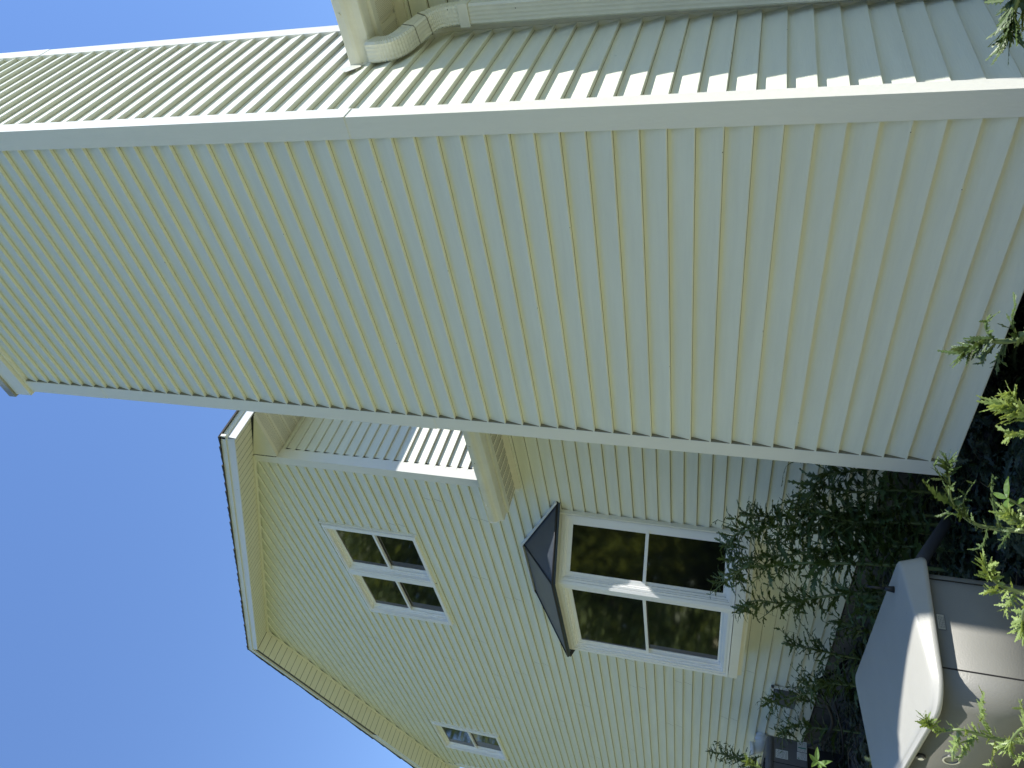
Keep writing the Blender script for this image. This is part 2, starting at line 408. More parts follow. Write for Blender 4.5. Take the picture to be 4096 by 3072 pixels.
def rake_fascia(side):
    ye, ze = rake_pts(side)
    y_end = YP
    f = MB()
    yb = ye
    if side < 0:
        f.prism([(XO-0.08, ye, ze-0.03), (XO+0.02, ye, ze-0.03), (XO+0.02, ye, ze+0.8), (XO-0.08, ye, ze+0.8)], (0, YP-ye, PK-ze))
        f.build('rake_fascia', m_fascia, house)
    else:
        # the fascia cover is missing on the upper part: bare board shows
        ys = 99.5
        f.prism([(XO-0.08, ye, ze-0.03), (XO+0.02, ye, ze-0.03), (XO+0.02, ye, ze+0.8), (XO-0.08, ye, ze+0.8)], (0, ys-ye, gable_z(ys)-ze))
        f.build('rake_fascia', m_fascia, house)
        b = MB(); b.prism([(XO+0.02, ys, gable_z(ys)+0.02), (XO+0.15, ys, gable_z(ys)+0.02), (XO+0.15, ys, gable_z(ys)+0.8), (XO+0.02, ys, gable_z(ys)+0.8)], (0, YP-ys, PK-gable_z(ys)))
        tag(b.build('rake_fascia', m_wood, house), 'bare weathered board where the rake cover is missing')
    t = MB()
    t.prism([(XO-0.2, ye-(0.3 if side < 0 else -0.3), ze+0.66), (XO+0.02, ye-(0.3 if side < 0 else -0.3), ze+0.66), (XO+0.02, ye-(0.3 if side < 0 else -0.3), ze+1.28), (XO-0.2, ye-(0.3 if side < 0 else -0.3), ze+1.28)],
            (0, YP-ye+(0.3 if side < 0 else -0.3), PK-ze))
    t.build('rake_moulding', m_trim, house)
rake_fascia(-1); rake_fascia(1)
# roof of the wing: shingled slopes with a ragged course edge
def slope(side):
    ye, ze = rake_pts(side); m_ = MB(); s_ = -1 if side < 0 else 1
    ye2 = ye+s_*0.30; z2 = gable_z(ye2)
    x0, x1 = XO-0.32, 75
    n_ = 34; rr = random.Random(8+side)
    for i in range(n_):
        t0, t1 = i/n_, (i+1)/n_
        a, b = ye2+(YP-ye2)*t0, ye2+(YP-ye2)*t1
        xe = x0+rr.uniform(-0.06, 0.06)
        za, zb = gable_z(a)+1.30, gable_z(b)+1.30
        m_.poly([(xe, a, za+0.14), (x1, a, za+0.14), (x1, b, zb+0.02), (xe, b, zb+0.02)])
        m_.poly([(xe, a, za-.03), (x1, a, za-.03), (x1, a, za+.14), (xe, a, za+.14)])
        m_.poly([(xe, a, za-.03), (xe, a, za+.14), (xe, b, zb+.02), (xe, b, zb-.03)])
        m_.poly([(xe, a, za-.03), (xe, b, zb-.03), (x1, b, zb-.03), (x1, a, za-.03)])
    m_.build('roof', m_shingle, house)
slope(-1); slope(1)
# eave of the wing over the side wall
ef = MB(); ef.box(XO-0.08, 75, YE0-0.02, YE0+0.1, 39.62, 40.42)
ef.build('eave_fascia', m_fascia, house)
ef = MB(); pr = []
for k in range(7):
    a = -math.pi/2+math.pi*k/6
    pr.append((XO-0.2, YE0-0.02-0.13*math.cos(a), 40.84+0.40*math.sin(a)))
pr += [(XO-0.2, YE0+0.1, 41.24), (XO-0.2, YE0+0.1, 40.44)]
ef.prism(pr, (68, 0, 0), smooth=False); ef.build('eave_moulding', m_trim, house)
es = MB()
x = 9.25
while x < 60:
    for (x0, x1, z_) in ((x, x+1.12, 39.55), (x+1.12, x+1.3, 39.62)):
        es.poly([(x0, YE0+0.1, z_), (x1, YE0+0.1, z_), (x1, YC+0.1, z_), (x0, YC+0.1, z_)],
                uv=[(x0-9.25, 0), (x1-9.25, 0), (x1-9.25, 5.6), (x0-9.25, 5.6)])
    for q in (x+1.12, x+1.3): es.poly([(q, YE0+0.1, 39.55), (q, YC+0.1, 39.55), (q, YC+0.1, 39.62), (q, YE0+0.1, 39.62)])
    x += 1.3
es.build('eave_soffit', m_dots, house)
pc = MB(); pc.prism([(9.1, YE0+0.15, 39.5), (9.1, YC-0.05, gable_z(YC)-0.02), (9.1, YC-0.05, 39.5)], (0.16, 0, 0)); pc.build('eave_end_panel', m_soffit, house)
pc = MB(); pc.prism([(9.1, YE1-0.15, 39.5), (9.1, YL+0.05, 39.5), (9.1, YL+0.05, gable_z(YL)-0.02)], (0.16, 0, 0)); pc.build('eave_end_panel', m_soffit, house)

# low eave with gutter, either side of the chimney -------------------
SX = 6.75; SZ = 16.8
def low_eave(y0, y1, m_s, kind, capside):
    s_ = MB(); w_ = 1.3 if kind == 'dots' else 1.0
    y = y0
    while y < y1-0.01:
        e = min(y+w_, y1)
        mid = min(y+w_*0.87, e)
        for (a, b, z_) in ((y, mid, SZ), (mid, e, SZ+0.07)):
            if b-a < 1e-3: continue
            s_.poly([(SX, a, z_), (9.16, a, z_), (9.16, b, z_), (SX, b, z_)], uv=[(a-y0, 0), (a-y0, 2.4), (b-y0, 2.4), (b-y0, 0)])
        for q in (mid, e): s_.poly([(SX, q, SZ), (9.16, q, SZ), (9.16, q, SZ+.07), (SX, q, SZ+.07)])
        y += w_
    s_.build('low_eave_soffit', m_s, house)
    f = MB(); f.box(SX-0.12, SX, y0, y1, SZ-0.06, SZ+1.6); f.box(SX, SX+0.3, y0, y1, SZ-0.06, SZ-0.01)
    f.build('low_eave_fascia', m_alu, house)
    j = MB(); j.box(8.9, 9.05, y0, y1, SZ-0.05, SZ-0.01); j.box(8.98, 9.2, y0, y1-(0.05), SZ-0.5, SZ-0.05); j.build('soffit_channel', m_soffit, house)
    ga, gb = (y0, y1) if capside == 0 else (y0, y1)
    g_ = MB()
    # K-style profile, outside then back along the inside
    out = [(SX-0.14, SZ+1.3), (SX-0.14, SZ+0.12), (SX-0.80, SZ+0.10), (SX-0.92, SZ+0.14), (SX-0.96, SZ+0.28), (SX-1.00, SZ+0.42), (SX-1.08, SZ+0.56), (SX-1.20, SZ+0.68), (SX-1.26, SZ+0.82), (SX-1.28, SZ+1.02), (SX-1.28, SZ+1.16), (SX-1.16, SZ+1.18)]
    inn = [(x_+(0.05 if x_ < SX-0.5 else -0.05), z_+0.05) for (x_, z_) in out[1:-1]]
    prof = out+[(SX-1.16, SZ+1.1)]+list(reversed(inn))+[(SX-0.19, SZ+1.3)]
    g_.loft([[(x_, ga, z_) for x_, z_ in prof], [(x_, gb, z_) for x_, z_ in prof]], cap0=True, cap1=True, smooth=False)
    gut = g_.build('gutter', m_alu, house)
    yc = gb
    c_ = MB(); c_.prism([(x_, yc-0.02, z_) for x_, z_ in [(x_-(0.03 if x_ < SX-0.5 else 0), z_-(0.03 if z_ < SZ+0.3 else 0)) for x_, z_ in out]], (0, 0.09, 0)); c_.build('end_cap', m_fascia, gut)
    yy = gb-2.2
    while yy > ga+1 and yy > -12:
        h_ = MB(); h_.tube([(SX-1.33, yy, SZ+1.0), (SX-1.25, yy, SZ+1.0)], 0.08, 8); h_.build('gutter_screw', m_alu, gut); yy -= 7.0
low_eave(-70, -0.02, m_dots, 'dots', 0)
low_eave(18.5, 36.05, m_slots, 'slots', 1)
# the gutter of the left stretch runs a little past the soffit
e2 = MB(); e2.box(9.0, 9.2, 36.0, 36.12, SZ-0.05, SZ+0.6); e2.box(SX-0.12, 9.1, 36.0, 36.1, SZ-0.02, SZ+1.5); e2.build('eave_end_panel', m_soffit, house)
lr = MB(); rr = random.Random(4)
for (ya, yb, xs) in ((-70, -0.05, 5.75), (18.7, 36.35, 5.75)):
    n_ = 26
    for i in range(n_):
        xa, xb = xs+i*1.4, xs+(i+1)*1.4
        za, zb = SZ+1.14+(xa-xs)*0.58, 0
        ybb = yb if (xa < 9.2 or ya < 0) else YC
        lr.obox((xa, ya, za), (1.45, 0, 0.84), (0, ybb-ya, 0), (-0.05, 0, 0.12))
lr.build('roof', m_shingle, house)
fl = MB(); fl.poly([(5.6, -0.04, 17.6), (5.1, -0.03, 18.5), (4.7, -0.03, 17.9), (5.2, -0.05, 17.3)])
fl.build('flashing', m_alu, house)

# ================================================================== chimney chase
CW, CD, CT = 18.65, 11.2, 49.0
cm = MB()
siding(cm, (0.18, 0), (0, 1), (-1, 0), (-10.03, 47.6), lambda z: (0.6, CW-0.65), seed=11)
siding(cm, (0, 0.18), (1, 0), (0, -1), (-10.03, 47.6), lambda z: (0.5, 10.6), seed=12)
siding(cm, (0, CW-0.125), (1, 0), (0, 1), (-10.03, 47.6), lambda z: (0.5, 10.6), seed=13)
siding(cm, (CD-0.125, 0), (0, 1), (1, 0), (17, 47.6), lambda z: (0.5, CW-0.5), seed=14)
cm.box(0.3, CD-0.3, 0.3, CW-0.3, -9.9, 48)
cm.mark(2); rr = random.Random(9)   # weep holes on every second butt
for k in range(-9, 47, 2):
    for _ in range(1):
        y = rr.uniform(1.2, CW-1.2); cm.box(-0.01, 0.01, y, y+0.03, k+0.01, k+0.04)
    x = rr.uniform(1.0, 9.5); cm.box(x, x+0.03, -0.01, 0.01, k+0.01, k+0.04)
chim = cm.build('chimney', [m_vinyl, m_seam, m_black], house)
def corner(x, y, sx_, sy_, z0, z1, wx, wy, proud, m=m_trim):
    """L shaped vertical corner board at (x, y), legs run towards sx_, sy_"""
    t = MB(); p_ = proud; th = 0.28
    def bx(xa, xb, ya, yb): t.box(min(xa, xb), max(xa, xb), min(ya, yb), max(ya, yb), z0, z1)
    xo, yo = x-sx_*p_, y-sy_*p_
    # outline of the L in plan
    pts = [(xo, yo), (x+sx_*wx, yo), (x+sx_*wx, yo+sy_*th), (xo+sx_*th, yo+sy_*th), (xo+sx_*th, y+sy_*wy), (xo, y+sy_*wy)]
    if sx_*sy_ < 0: pts.reverse()
    t.prism([(a, b, z0) for a, b in pts], (0, 0, z1-z0))
    t.build('corner_trim', m, chim, bevel=0.035)
corner(0, 0, 1, 1, -10.03, 15.85, 0.76, 0.90, 0.03)
corner(0, 0, 1, 1, 15.80, 47.2, 0.74, 0.90, 0.055)
corner(0, CW, 1, -1, -10.03, 16.4, 0.8, 0.90, 0.03)
corner(0, CW, 1, -1, 16.35, 40.5, 0.78, 0.90, 0.05)
corner(0, CW, 1, -1, 40.45, 47.2, 0.78, 0.90, 0.07)
corner(CD, 0, -1, 1, 17.5, 41.2, 0.9, 0.9, 0.03)
corner(CD, 0, -1, 1, 41.15, 47.2, 0.9, 0.9, 0.05)
corner(CD, CW, -1, -1, 17.5, 47.2, 0.9, 0.9, 0.03)
jt = MB(); jt.box(8.86, 9.06, -0.02, 0.25, -10, SZ-0.1); jt.box(8.98, 9.06, -0.22, 0.02, -10, SZ-0.1); jt.build('corner_channel', m_trim, chim)
jt = MB(); jt.box(8.86, 9.06, CW-.25, CW+0.02, -10, SZ-0.1); jt.build('corner_channel', m_trim, chim)
pk = MB(); pk.box(0.0, 0.2, CW-0.945, CW-0.895, -10, 47.1); pk.build('trim_pocket_shade', m_seam, chim)  # dark strip painted for the shade in the narrow trim pocket
cp = MB(); cp.box(-0.28, CD+0.28, -0.28, CW+0.28, 47.2, 48.6); cp.box(-0.05, CD+.05, -0.05, CW+.05, 46.98, 47.19); cap = cp.build('chimney_cap', m_trim, chim, bevel=0.03)
cp = MB(); cp.box(-0.42, CD+0.42, -0.42, CW+0.42, 48.62, 49.25); cp.build('cap_rim', mat('stained_cap_metal', (0.55, 0.53, 0.47), 0.5, vcol=(0.25, 0.24, 0.2), vary=0.5, vscale=9, bump=(20, 0.5)), cap)
# downspout -----------------------------------------------------------
def ds_path(): return [(5.9, -0.50, 16.98), (5.9, -0.50, 16.45), (6.02, -0.50, 16.0), (6.4, -0.54, 15.65), (7.0, -0.62, 15.4), (7.6, -0.73, 15.12), (8.08, -0.84, 14.75), (8.34, -0.92, 14.25), (8.43, -0.96, 13.6), (8.44, -0.97, 12.9)]
def rect_tube(mb, pts, w, d, ribs=False, crimp=None):
    """rounded rectangular pipe: w along y, d across"""
    pts = [Vector(p) for p in pts]; rings = []
    for k, p_ in enumerate(pts):
        t = (pts[min(k+1, len(pts)-1)]-pts[max(k-1, 0)]).normalized()
        yv = Vector((0, 1, 0)); yv = (yv-t*yv.dot(t)).normalized(); xv = t.cross(yv).normalized()
        g_ = 1.0 if not crimp else crimp(k)
        r_ = []
        nseg = 9
        def side(a, b, n_, rib):
            for i in range(n_):
                q = a+(b-a)*(i/n_); amp = 0.022*math.sin(2*math.pi*i/n_*3) if (ribs and rib) else 0
                r_.append((q, amp))
        hw, hd = w/2*g_, d/2*g_
        c = 0.1*w
        pl = [(-hw+c, -hd), (hw-c, -hd), (hw, -hd+c), (hw, hd-c), (hw-c, hd), (-hw+c, hd), (-hw, hd-c), (-hw, -hd+c)]
        ring = []
        for i in range(8):
            a, b = pl[i], pl[(i+1) % 8]; m_ = 8 if i in (0, 4) else (1 if i % 2 else 4)
            for j in range(m_):
                f = j/m_; px, py = a[0]+(b[0]-a[0])*f, a[1]+(b[1]-a[1])*f
                if ribs and i in (0, 4): py *= 1-0.05*(j % 2)
                if ribs and i in (2, 6): px *= 1-0.03*(j % 2)
                ring.append(p_+yv*px+xv*py)
        rings.append(ring)
    mb.loft(rings, cap0=True, cap1=True, smooth=False)
def dense(pts, n_):
    pts = [Vector(p) for p in pts]; out = []
    m_ = len(pts)
    for i in range(m_-1):
        p0, p1, p2, p3 = pts[max(i-1, 0)], pts[i], pts[i+1], pts[min(i+2, m_-1)]
        for k in range(n_):
            t = k/n_
            out.append(0.5*((2*p1)+(p2-p0)*t+(2*p0-5*p1+4*p2-p3)*t*t+(3*p1-p0-3*p2+p3)*t**3))
    out.append(pts[-1]); return out
dn = MB()
pa = dense(ds_path(), 9); n_ = len(pa)
rect_tube(dn, pa[:n_//2+2], 0.92, 0.86, ribs=True, crimp=lambda k: 1.0-(0.05 if (k % 2 and 8 < k < 36) else 0))
rect_tube(dn, pa[n_//2:], 0.88, 0.82, ribs=True, crimp=lambda k: 1.0-(0.055 if k % 2 and k > 12 else 0))
rect_tube(dn, [(8.45, -0.97, 12.9), (8.45, -0.93, 8), (8.47, -0.84, 2.5), (8.5, -0.6, -12.2)], 0.92, 0.80, ribs=True)
dsp = dn.build('downspout', m_alu, house)
st = MB(); st.box(7.98, 9.2, -1.48, -0.45, 12.75, 13.25); st.build('wall_strap', m_alu, dsp, bevel=0.03)
dk = MB()
for k in (37, 50):
    a, b = pa[k], pa[k+1]
    rect_tube(dk, [a, a+(b-a)*0.3], 0.95, 0.89)
dk.build('joint_ring', m_seam, dsp)

# windows ---------------------------------------------------------------
def window_unit(parent, O, T, N, w_, z0, z1, fw=0.6, fz=0.36, rec=(0.36, 0.62), proud=0.28, name='window', channel=False):
    """double-hung window: O=(x,y) left end at the siding face, T run, N outward"""
    T = Vector((T[0], T[1], 0)); N = Vector((N[0], N[1], 0)); O = Vector((O[0], O[1], 0)); depth = rec[1]+0.3
    fr_ = MB()
    def bx(mb, a, b, n0, n1, za, zb):
        o = O+T*a+N*n0; o.z = za
        mb.obox(o, T*(b-a), N*(n1-n0), (0, 0, zb-za))
    # face frame, then stepped reveals down to the sashes
    for (s0, s1, n1) in ((0.0, 0.5, proud), (0.5, 0.62, proud-0.10), (0.62, 0.95, proud-0.04), (0.95, 1.2, -rec[0]*0.45), (1.2, 1.55, -rec[0]+0.06)):
        a0, a1, c0, c1 = s0*fw, s1*fw, s0*fz, s1*fz
        bx(fr_, a0, a1, -depth, n1, z0+c0, z1-c0); bx(fr_, w_-a1, w_-a0, -depth, n1, z0+c0, z1-c0)
        bx(fr_, a1, w_-a1, -depth, n1, z1-c1, z1-c0); bx(fr_, a1, w_-a1, -depth, n1, z0+c0, z0+c1)
    f = fr_.build(name, m_frame, parent)
    if channel:
        c = MB()
        for (a, b, za, zb) in ((-0.26, -0.06, z0-0.2, z1+0.26),):
            bx(c, a, b, -0.25, proud-0.14, za, zb)
        c.build('siding_channel', m_trim, f)
        c = MB(); bx(c, -0.06, 0.0, -0.3, 0.02, z0-0.1, z1+0.06); bx(c, w_, w_+0.06, -0.3, 0.02, z0-0.1, z1+0.06); bx(c, 0, w_, -0.3, 0.02, z1, z1+0.06); c.build('channel_shadow_gap', m_black, f)
    i0 = fw*1.55; iz = fz*1.55; zm = (z0+z1)/2
    for k, (za, zb, nn) in enumerate(((zm-0.12, z1-iz, -rec[0]), (z0+iz, zm+0.2, -rec[1]))):
        s_ = MB(); sw_ = 0.26
        bx(s_, i0, i0+sw_, nn-0.12, nn+0.04, za, zb); bx(s_, w_-i0-sw_, w_-i0, nn-0.12, nn+0.04, za, zb)
        bx(s_, i0+sw_, w_-i0-sw_, nn-0.12, nn+0.04, zb-sw_, zb); bx(s_, i0+sw_, w_-i0-sw_, nn-0.12, nn+0.04, za, za+sw_)
        if k: bx(s_, i0, w_-i0, -rec[1]+0.04, -rec[0]-0.12, zb-0.16, zb-0.02)
        s_.build('sash', m_frame, f, bevel=0.015)
        g_ = MB(); q = []
        for (a, z_) in ((i0+0.1, za+0.1), (w_-i0-0.1, za+0.1), (w_-i0-0.1, zb-0.1), (i0+0.1, zb-0.1)):
            v = O+T*a+N*(nn-0.03); v.z = z_; q.append(v)
        g_.poly(q); g_.build('pane', m_glass, f)
    return f
wm = (W1[0]+W1[1])/2
window_unit(house, (9.15, W1[0]-0.1), (0, 1), (-1, 0), wm-W1[0]+0.1, W1[2]-0.1, W1[3]+0.1, proud=0.24, channel=True)
window_unit(house, (9.15, wm), (0, 1), (-1, 0), W1[1]+0.1-wm, W1[2]-0.1, W1[3]+0.1, proud=0.24, channel=False)
window_unit(house, (9.15, W2[0]-0.1), (0, 1), (-1, 0), W2[1]-W2[0]+0.2, W2[2]-0.1, W2[3]+0.1, proud=0.24, channel=True)

# bay window --------------------------------------------------------------
bx0, by0, by1, bxf, bz0, bz1 = 9.15, 38.65, 59.1, 4.95, -1.1, 13.1
r2 = math.sqrt(0.5)
bay = MB()
# floor, head and the posts where the three sides meet
plan = [(9.2, by0), (bxf, 43.0), (bxf, 55.0), (9.2, by1)]
bay.prism([(x_, y_, bz0-0.05) for x_, y_ in plan], (0, 0, -0.75))
bayo = bay.build('bay_window', m_trim, house, bevel=0.02)
hd_ = MB(); hd_.prism([(x_, y_, bz1+0.02) for x_, y_ in plan], (0, 0, 0.25)); hd_.build('bay_head', m_trim, bayo, bevel=0.02)
sk = MB(); sk.prism([(9.2, by0+0.25, bz0-0.82), (bxf+0.3, 43.1, bz0-0.82), (bxf+0.3, 54.9, bz0-0.82), (9.2, by1-.25, bz0-0.82)], (0, 0, -0.35)); sk.build('bay_skirt', m_soffit, bayo)
fl_len = math.hypot(9.15-bxf, 43.0-by0)
window_unit(bayo, (9.15, by0), ((bxf-9.15)/fl_len, (43.0-by0)/fl_len), (-(43.0-by0)/fl_len, (bxf-9.15)/fl_len), fl_len, bz0, bz1, fw=0.5, fz=0.42, rec=(0.32, 0.5), proud=0.0, name='side_window')
window_unit(bayo, (bxf, 43.0), (0, 1), (-1, 0), 12.0, bz0, bz1, fw=0.78, fz=0.45, rec=(0.45, 0.72), proud=0.0, name='front_window')
window_unit(bayo, (bxf, 55.0), ((9.15-bxf)/fl_len, (by1-55.0)/fl_len), (-(by1-55.0)/fl_len, (9.15-bxf)/fl_len), fl_len, bz0, bz1, fw=0.5, fz=0.42, rec=(0.32, 0.5), proud=0.0, name='side_window')
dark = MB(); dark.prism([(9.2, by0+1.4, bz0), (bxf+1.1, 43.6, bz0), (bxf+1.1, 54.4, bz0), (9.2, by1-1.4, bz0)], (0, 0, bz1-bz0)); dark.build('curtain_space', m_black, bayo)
jc = MB(); jc.box(8.85, 9.2, by0-0.22, by0-0.02, bz0-0.9, bz1+0.2); jc.build('side_channel', m_trim, bayo)
jc = MB(); jc.box(8.85, 9.2, by1+0.02, by1+0.22, bz0-0.9, bz1+0.2); jc.build('side_channel', m_trim, bayo)
zr = bz1+0.32; zt_ = 17.45
A_, B_, C_, D_ = (9.2, 37.4, zr), (4.42, 42.45, zr), (4.35, 55.3, zr), (9.2, 60.3, zr)
E_, F_ = (9.2, 44.5, zt_), (9.2, 52.6, zt_)
br = MB()
br.poly([A_, B_, E_]); br.poly([B_, C_, F_, E_]); br.poly([C_, D_, F_]); br.poly([A_, D_, C_, B_])
for a, b in ((A_, B_), (B_, C_), (C_, D_)):
    a, b = Vector(a), Vector(b); br.poly([a, b, b+Vector((0, 0, -0.28)), a+Vector((0, 0, -0.28))])
brf = br.build('bay_roof', m_darkmetal, bayo)
hp = MB(); hp.tube([B_, E_], 0.1, 6); hp.tube([C_, F_], 0.1, 6); hp.tube([A_, B_, C_, D_], 0.10, 6); hp.build('drip_edge', m_rubber, brf)
rf = MB()
for a, b in ((A_, E_), (E_, F_), (F_, D_)):
    a, b = Vector(a), Vector(b); d_ = (b-a); nrm = Vector((0, -d_.z, d_.y)).normalized()
    o = a+Vector((-0.28, 0, 0)); rf.obox(o, d_, (0.25, 0, 0), nrm*0.16)
rf.build('flashing', m_fascia, brf)

# dryer hood and plastic vent pipe on the wall -------------------------------
uv_ = MB()
uv_.prism([(9.1, 64.3, -5.8), (8.5, 64.3, -6.1), (8.3, 64.3, -7.9), (9.1, 64.3, -7.9)], (0, 2.7, 0))
uh = uv_.build('vent_hood', m_acgrey, house, bevel=0.03)
fm = MB(); fm.box(8.9, 9.1, 64.05, 64.3, -8.2, -5.5); fm.box(8.9, 9.1, 67.0, 67.25, -8.2, -5.5); fm.box(8.9, 9.1, 64.05, 67.25, -5.75, -5.45); fm.build('hood_frame', m_trim, uh)
pv = MB(); pp = dense([(9.3, 77.3, -5.5), (8.6, 77.3, -5.5), (8.0, 77.3, -5.35), (7.7, 77.3, -5.0), (7.55, 77.3, -4.5)], 4); pv.tube(pp, 0.62, 14)
pv.tube([(7.57, 77.3, -4.75), (7.52, 77.3, -4.35)], 0.74, 14); pv.tube([(8.9, 77.3, -5.5), (8.5, 77.3, -5.5)], 0.74, 14)
pv.build('vent_pipe', m_pvc, house)

# ================================================================== generator
def rrect(x0, x1, y0, y1, r, z, n_=6, zf=None, rb=None):
    pts = []; rf_ = r; rb = rb or r
    for (cx, cy, a0, r) in ((x1-rb, y1-rb, 0, rb), (x0+rf_, y1-rf_, 90, rf_), (x0+rf_, y0+rf_, 180, rf_), (x1-rb, y0+rb, 270, rb)):
        for k in range(n_+1):
            a = math.radians(a0+90*k/n_); x_, y_ = cx+r*math.cos(a), cy+r*math.sin(a)
            pts.append((x_, y_, z if zf is None else z+zf(x_, y_)))
    return pts
gen = empty('standby_generator', (-7.9, 25, -GZ+0.4), 'large beige box generator with a rounded lid standing in front of the weeds, partly sunlit', 'generator')
gx0, gx1, gy0, gy1 = -11.2, -4.5, 18.68, 31.3
tilt = lambda x_, y_: (x_-gx1)*0.125*1.0
def crown(x_, y_):
    u = (x_-gx0)/(gx1-gx0)*2-1; v = (y_-gy0)/(gy1-gy0)*2-1
    return 0.05*max(0, 1-u*u)*max(0, 1-v**4)
ld = MB(); rings = []
for (ins, z_, tl) in ((0.12, -8.42, 0), (0.02, -8.47, 0), (0.0, -8.44, 0), (0.0, -8.30, 0), (0.03, -8.24, 0.05), (0.22, -7.50, 0.95), (0.25, -7.43, 1.0), (0.32, -7.38, 1.02), (0.45, -7.35, 1.03), (1.3, -7.29, 1.05)):
    rings.append(rrect(gx0+ins, gx1-ins, gy0+ins, gy1-ins, max(0.3, 1.35-ins*0.6), z_, 8, lambda x_, y_, tl=tl: tl*tilt(x_, y_), rb=max(0.2, 0.6-ins*0.4)))
# crowned top in shrinking rings
base = rings[-1]; cx_, cy_ = (gx0+gx1)/2, (gy0+gy1)/2
for f in (0.85, 0.7, 0.5, 0.3, 0.12):
    rings.append([(cx_+(p_[0]-cx_)*f, cy_+(p_[1]-cy_)*f, -7.29+1.05*tilt(cx_+(p_[0]-cx_)*f, 0)+crown(cx_+(p_[0]-cx_)*f, cy_+(p_[1]-cy_)*f)) for p_ in base])
ld.loft(rings, cap0=True, cap1=True, smooth=True)
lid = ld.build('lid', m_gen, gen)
bd = MB(); bz = -13.7
bd.loft([rrect(gx0+0.42, gx1-0.35, gy0+0.3, gy1-0.3, 1.15, z_, 8) for z_ in (bz, -8.42)], cap0=True, cap1=True, smooth=True)
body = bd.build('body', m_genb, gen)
for x_, w_ in ((-9.62, 0.03), (-5.6, 0.014)):
    sm_ = MB(); sm_.box(x_-w_, x_+w_, gy0+0.29, gy0+0.34, bz, -8.45); sm_.build('panel_gap', m_black, body)
dc = MB(); dc.prism([(p_[0], gy0+0.296, p_[2]) for p_ in [(-7.95, 0, -8.58), (-7.3, 0, -8.58), (-7.25, 0, -8.63), (-7.25, 0, -8.87), (-7.3, 0, -8.92), (-7.95, 0, -8.92), (-8.0, 0, -8.87), (-8.0, 0, -8.63)]], (0, -0.012, 0)); dcl = dc.build('warning_decal', m_ink, body)
dc = MB(); dc.box(-7.95, -7.30, gy0+0.270, gy0+0.280, -8.88, -8.62); dc.build('decal_face', mat('decal_field', (0.34, 0.34, 0.30), 0.5), dcl)
dc = MB()
for k in range(4):
    x_ = -7.9
    while x_ < -7.40:
        w_ = random.Random(int(k*77+x_*50)).uniform(0.03, 0.09); dc.box(x_, x_+w_, gy0+0.262, gy0+0.267, -8.69-k*0.055, -8.67-k*0.055); x_ += w_+0.025
dc.build('decal_text', m_ink, dcl)
kn = MB(); kn.tube([(gx0+0.45, 24.95, -8.85), (gx0+0.28, 24.95, -8.85)], 0.21, 18); kn_ = kn.build('lid_lock', m_gendark, body)
kn = MB(); kn.tube([(gx0+0.29, 24.95, -8.85), (gx0+0.24, 24.95, -8.85)], 0.12, 14); kn.build('lock_barrel', m_metal, kn_)
bd2 = MB(); N_ = 28
ring = lambda a, b, x_: [(x_, 24.75+a*math.cos(2*math.pi*k/N_), -10.0+b*math.sin(2*math.pi*k/N_)) for k in range(N_)]
bd2.loft([ring(0.46, 0.34, gx0+0.43), ring(0.46, 0.34, gx0+0.36), ring(0.38, 0.27, gx0+0.36), ring(0.38, 0.27, gx0+0.41)], smooth=False)
bdg = bd2.build('oval_badge', m_metal, body)
bd3 = MB(); bd3.loft([ring(0.39, 0.28, gx0+0.415), ring(0.39, 0.28, gx0+0.40)], cap0=True, cap1=True, smooth=False); bd3.build('badge_field', mat('badge_olive', (0.16, 0.16, 0.13), 0.4), bdg)
an = MB(); an.tube([(-5.5, 20.4, -7.5), (-5.5, 20.4, -7.05)], [0.16, 0.10], 12); an.tube([(-5.5, 20.4, -7.1), (-5.5, 20.44, -6.35)], [0.07, 0.05], 8); an.build('antenna', m_rubber, lid)
pad = MB(); pad.box(gx0-0.6, gx1+0.6, gy0-0.5, gy1+0.6, -GZ+0.02, bz-0.02); pad.build('base_pad', m_conc, gen, bevel=0.06)

# ================================================================== grey unit by the wall
un = empty('heat_pump', (2, 73, -GZ+0.6), 'dark grey mechanical cabinet with paper labels beside the white vent pipe', 'heating unit')
ub = MB(); ub.box(-3.6, 5.75, 68.0, 76.2, -9.25, -6.02); cab = ub.build('cabinet', m_acgrey, un, bevel=0.12)
ut = MB(); ut.loft([rrect(-3.75, 5.9, 67.9, 76.3, 0.7, z_) for z_ in (-6.05, -5.6)]+[rrect(-3.5, 5.65, 68.15, 76.05, 0.7, -5.42)], cap0=True, cap1=True); tp = ut.build('top_cover', m_acgrey, un)
lv = MB()
for k in range(16): lv.box(-2.5+k*0.42, -2.34+k*0.42, 69.4, 75, -5.43, -5.30)
lv.build('louvre', m_rubber, tp)
sm2 = MB(); sm2.box(3.22, 3.28, 67.985, 68.02, -9.2, -6.05); sm2.build('panel_gap', m_black, cab)
rr = random.Random(2)
for (xa, xb, za, zb, st_, band) in ((3.70, 4.50, -7.42, -6.28, 0.1, None), (4.70, 5.70, -9.15, -8.30, 0.11, (5.0, 5.12)), (3.95, 4.62, -9.15, -8.55, 0.1, None), (3.95, 4.62, -8.52, -8.25, 0.2, (3.99, 4.1))):
    lb = MB(); lb.box(xa, xb, 67.975, 67.99, za, zb); lb.mark(1)
    x_ = xa+0.07
    while x_ < xb-0.08:
        z_ = za+0.06
        while z_ < zb-0.1:
            l_ = min(rr.uniform(0.08, 0.3), zb-0.06-z_); lb.box(x_, x_+0.035, 67.968, 67.973, z_, z_+l_); z_ += l_+0.05
        x_ += st_
    if band: lb.mark(2); lb.box(band[0], band[1], 67.960, 67.966, za+0.05, zb-0.05)
    lb.build('paper_label', [m_label, m_ink, m_green_ink], cab)
us = MB()
us.box(-3.2, 5.4, 68.5, 75.8, -13.9, -9.28)
us.build('stand', m_rubber, un)

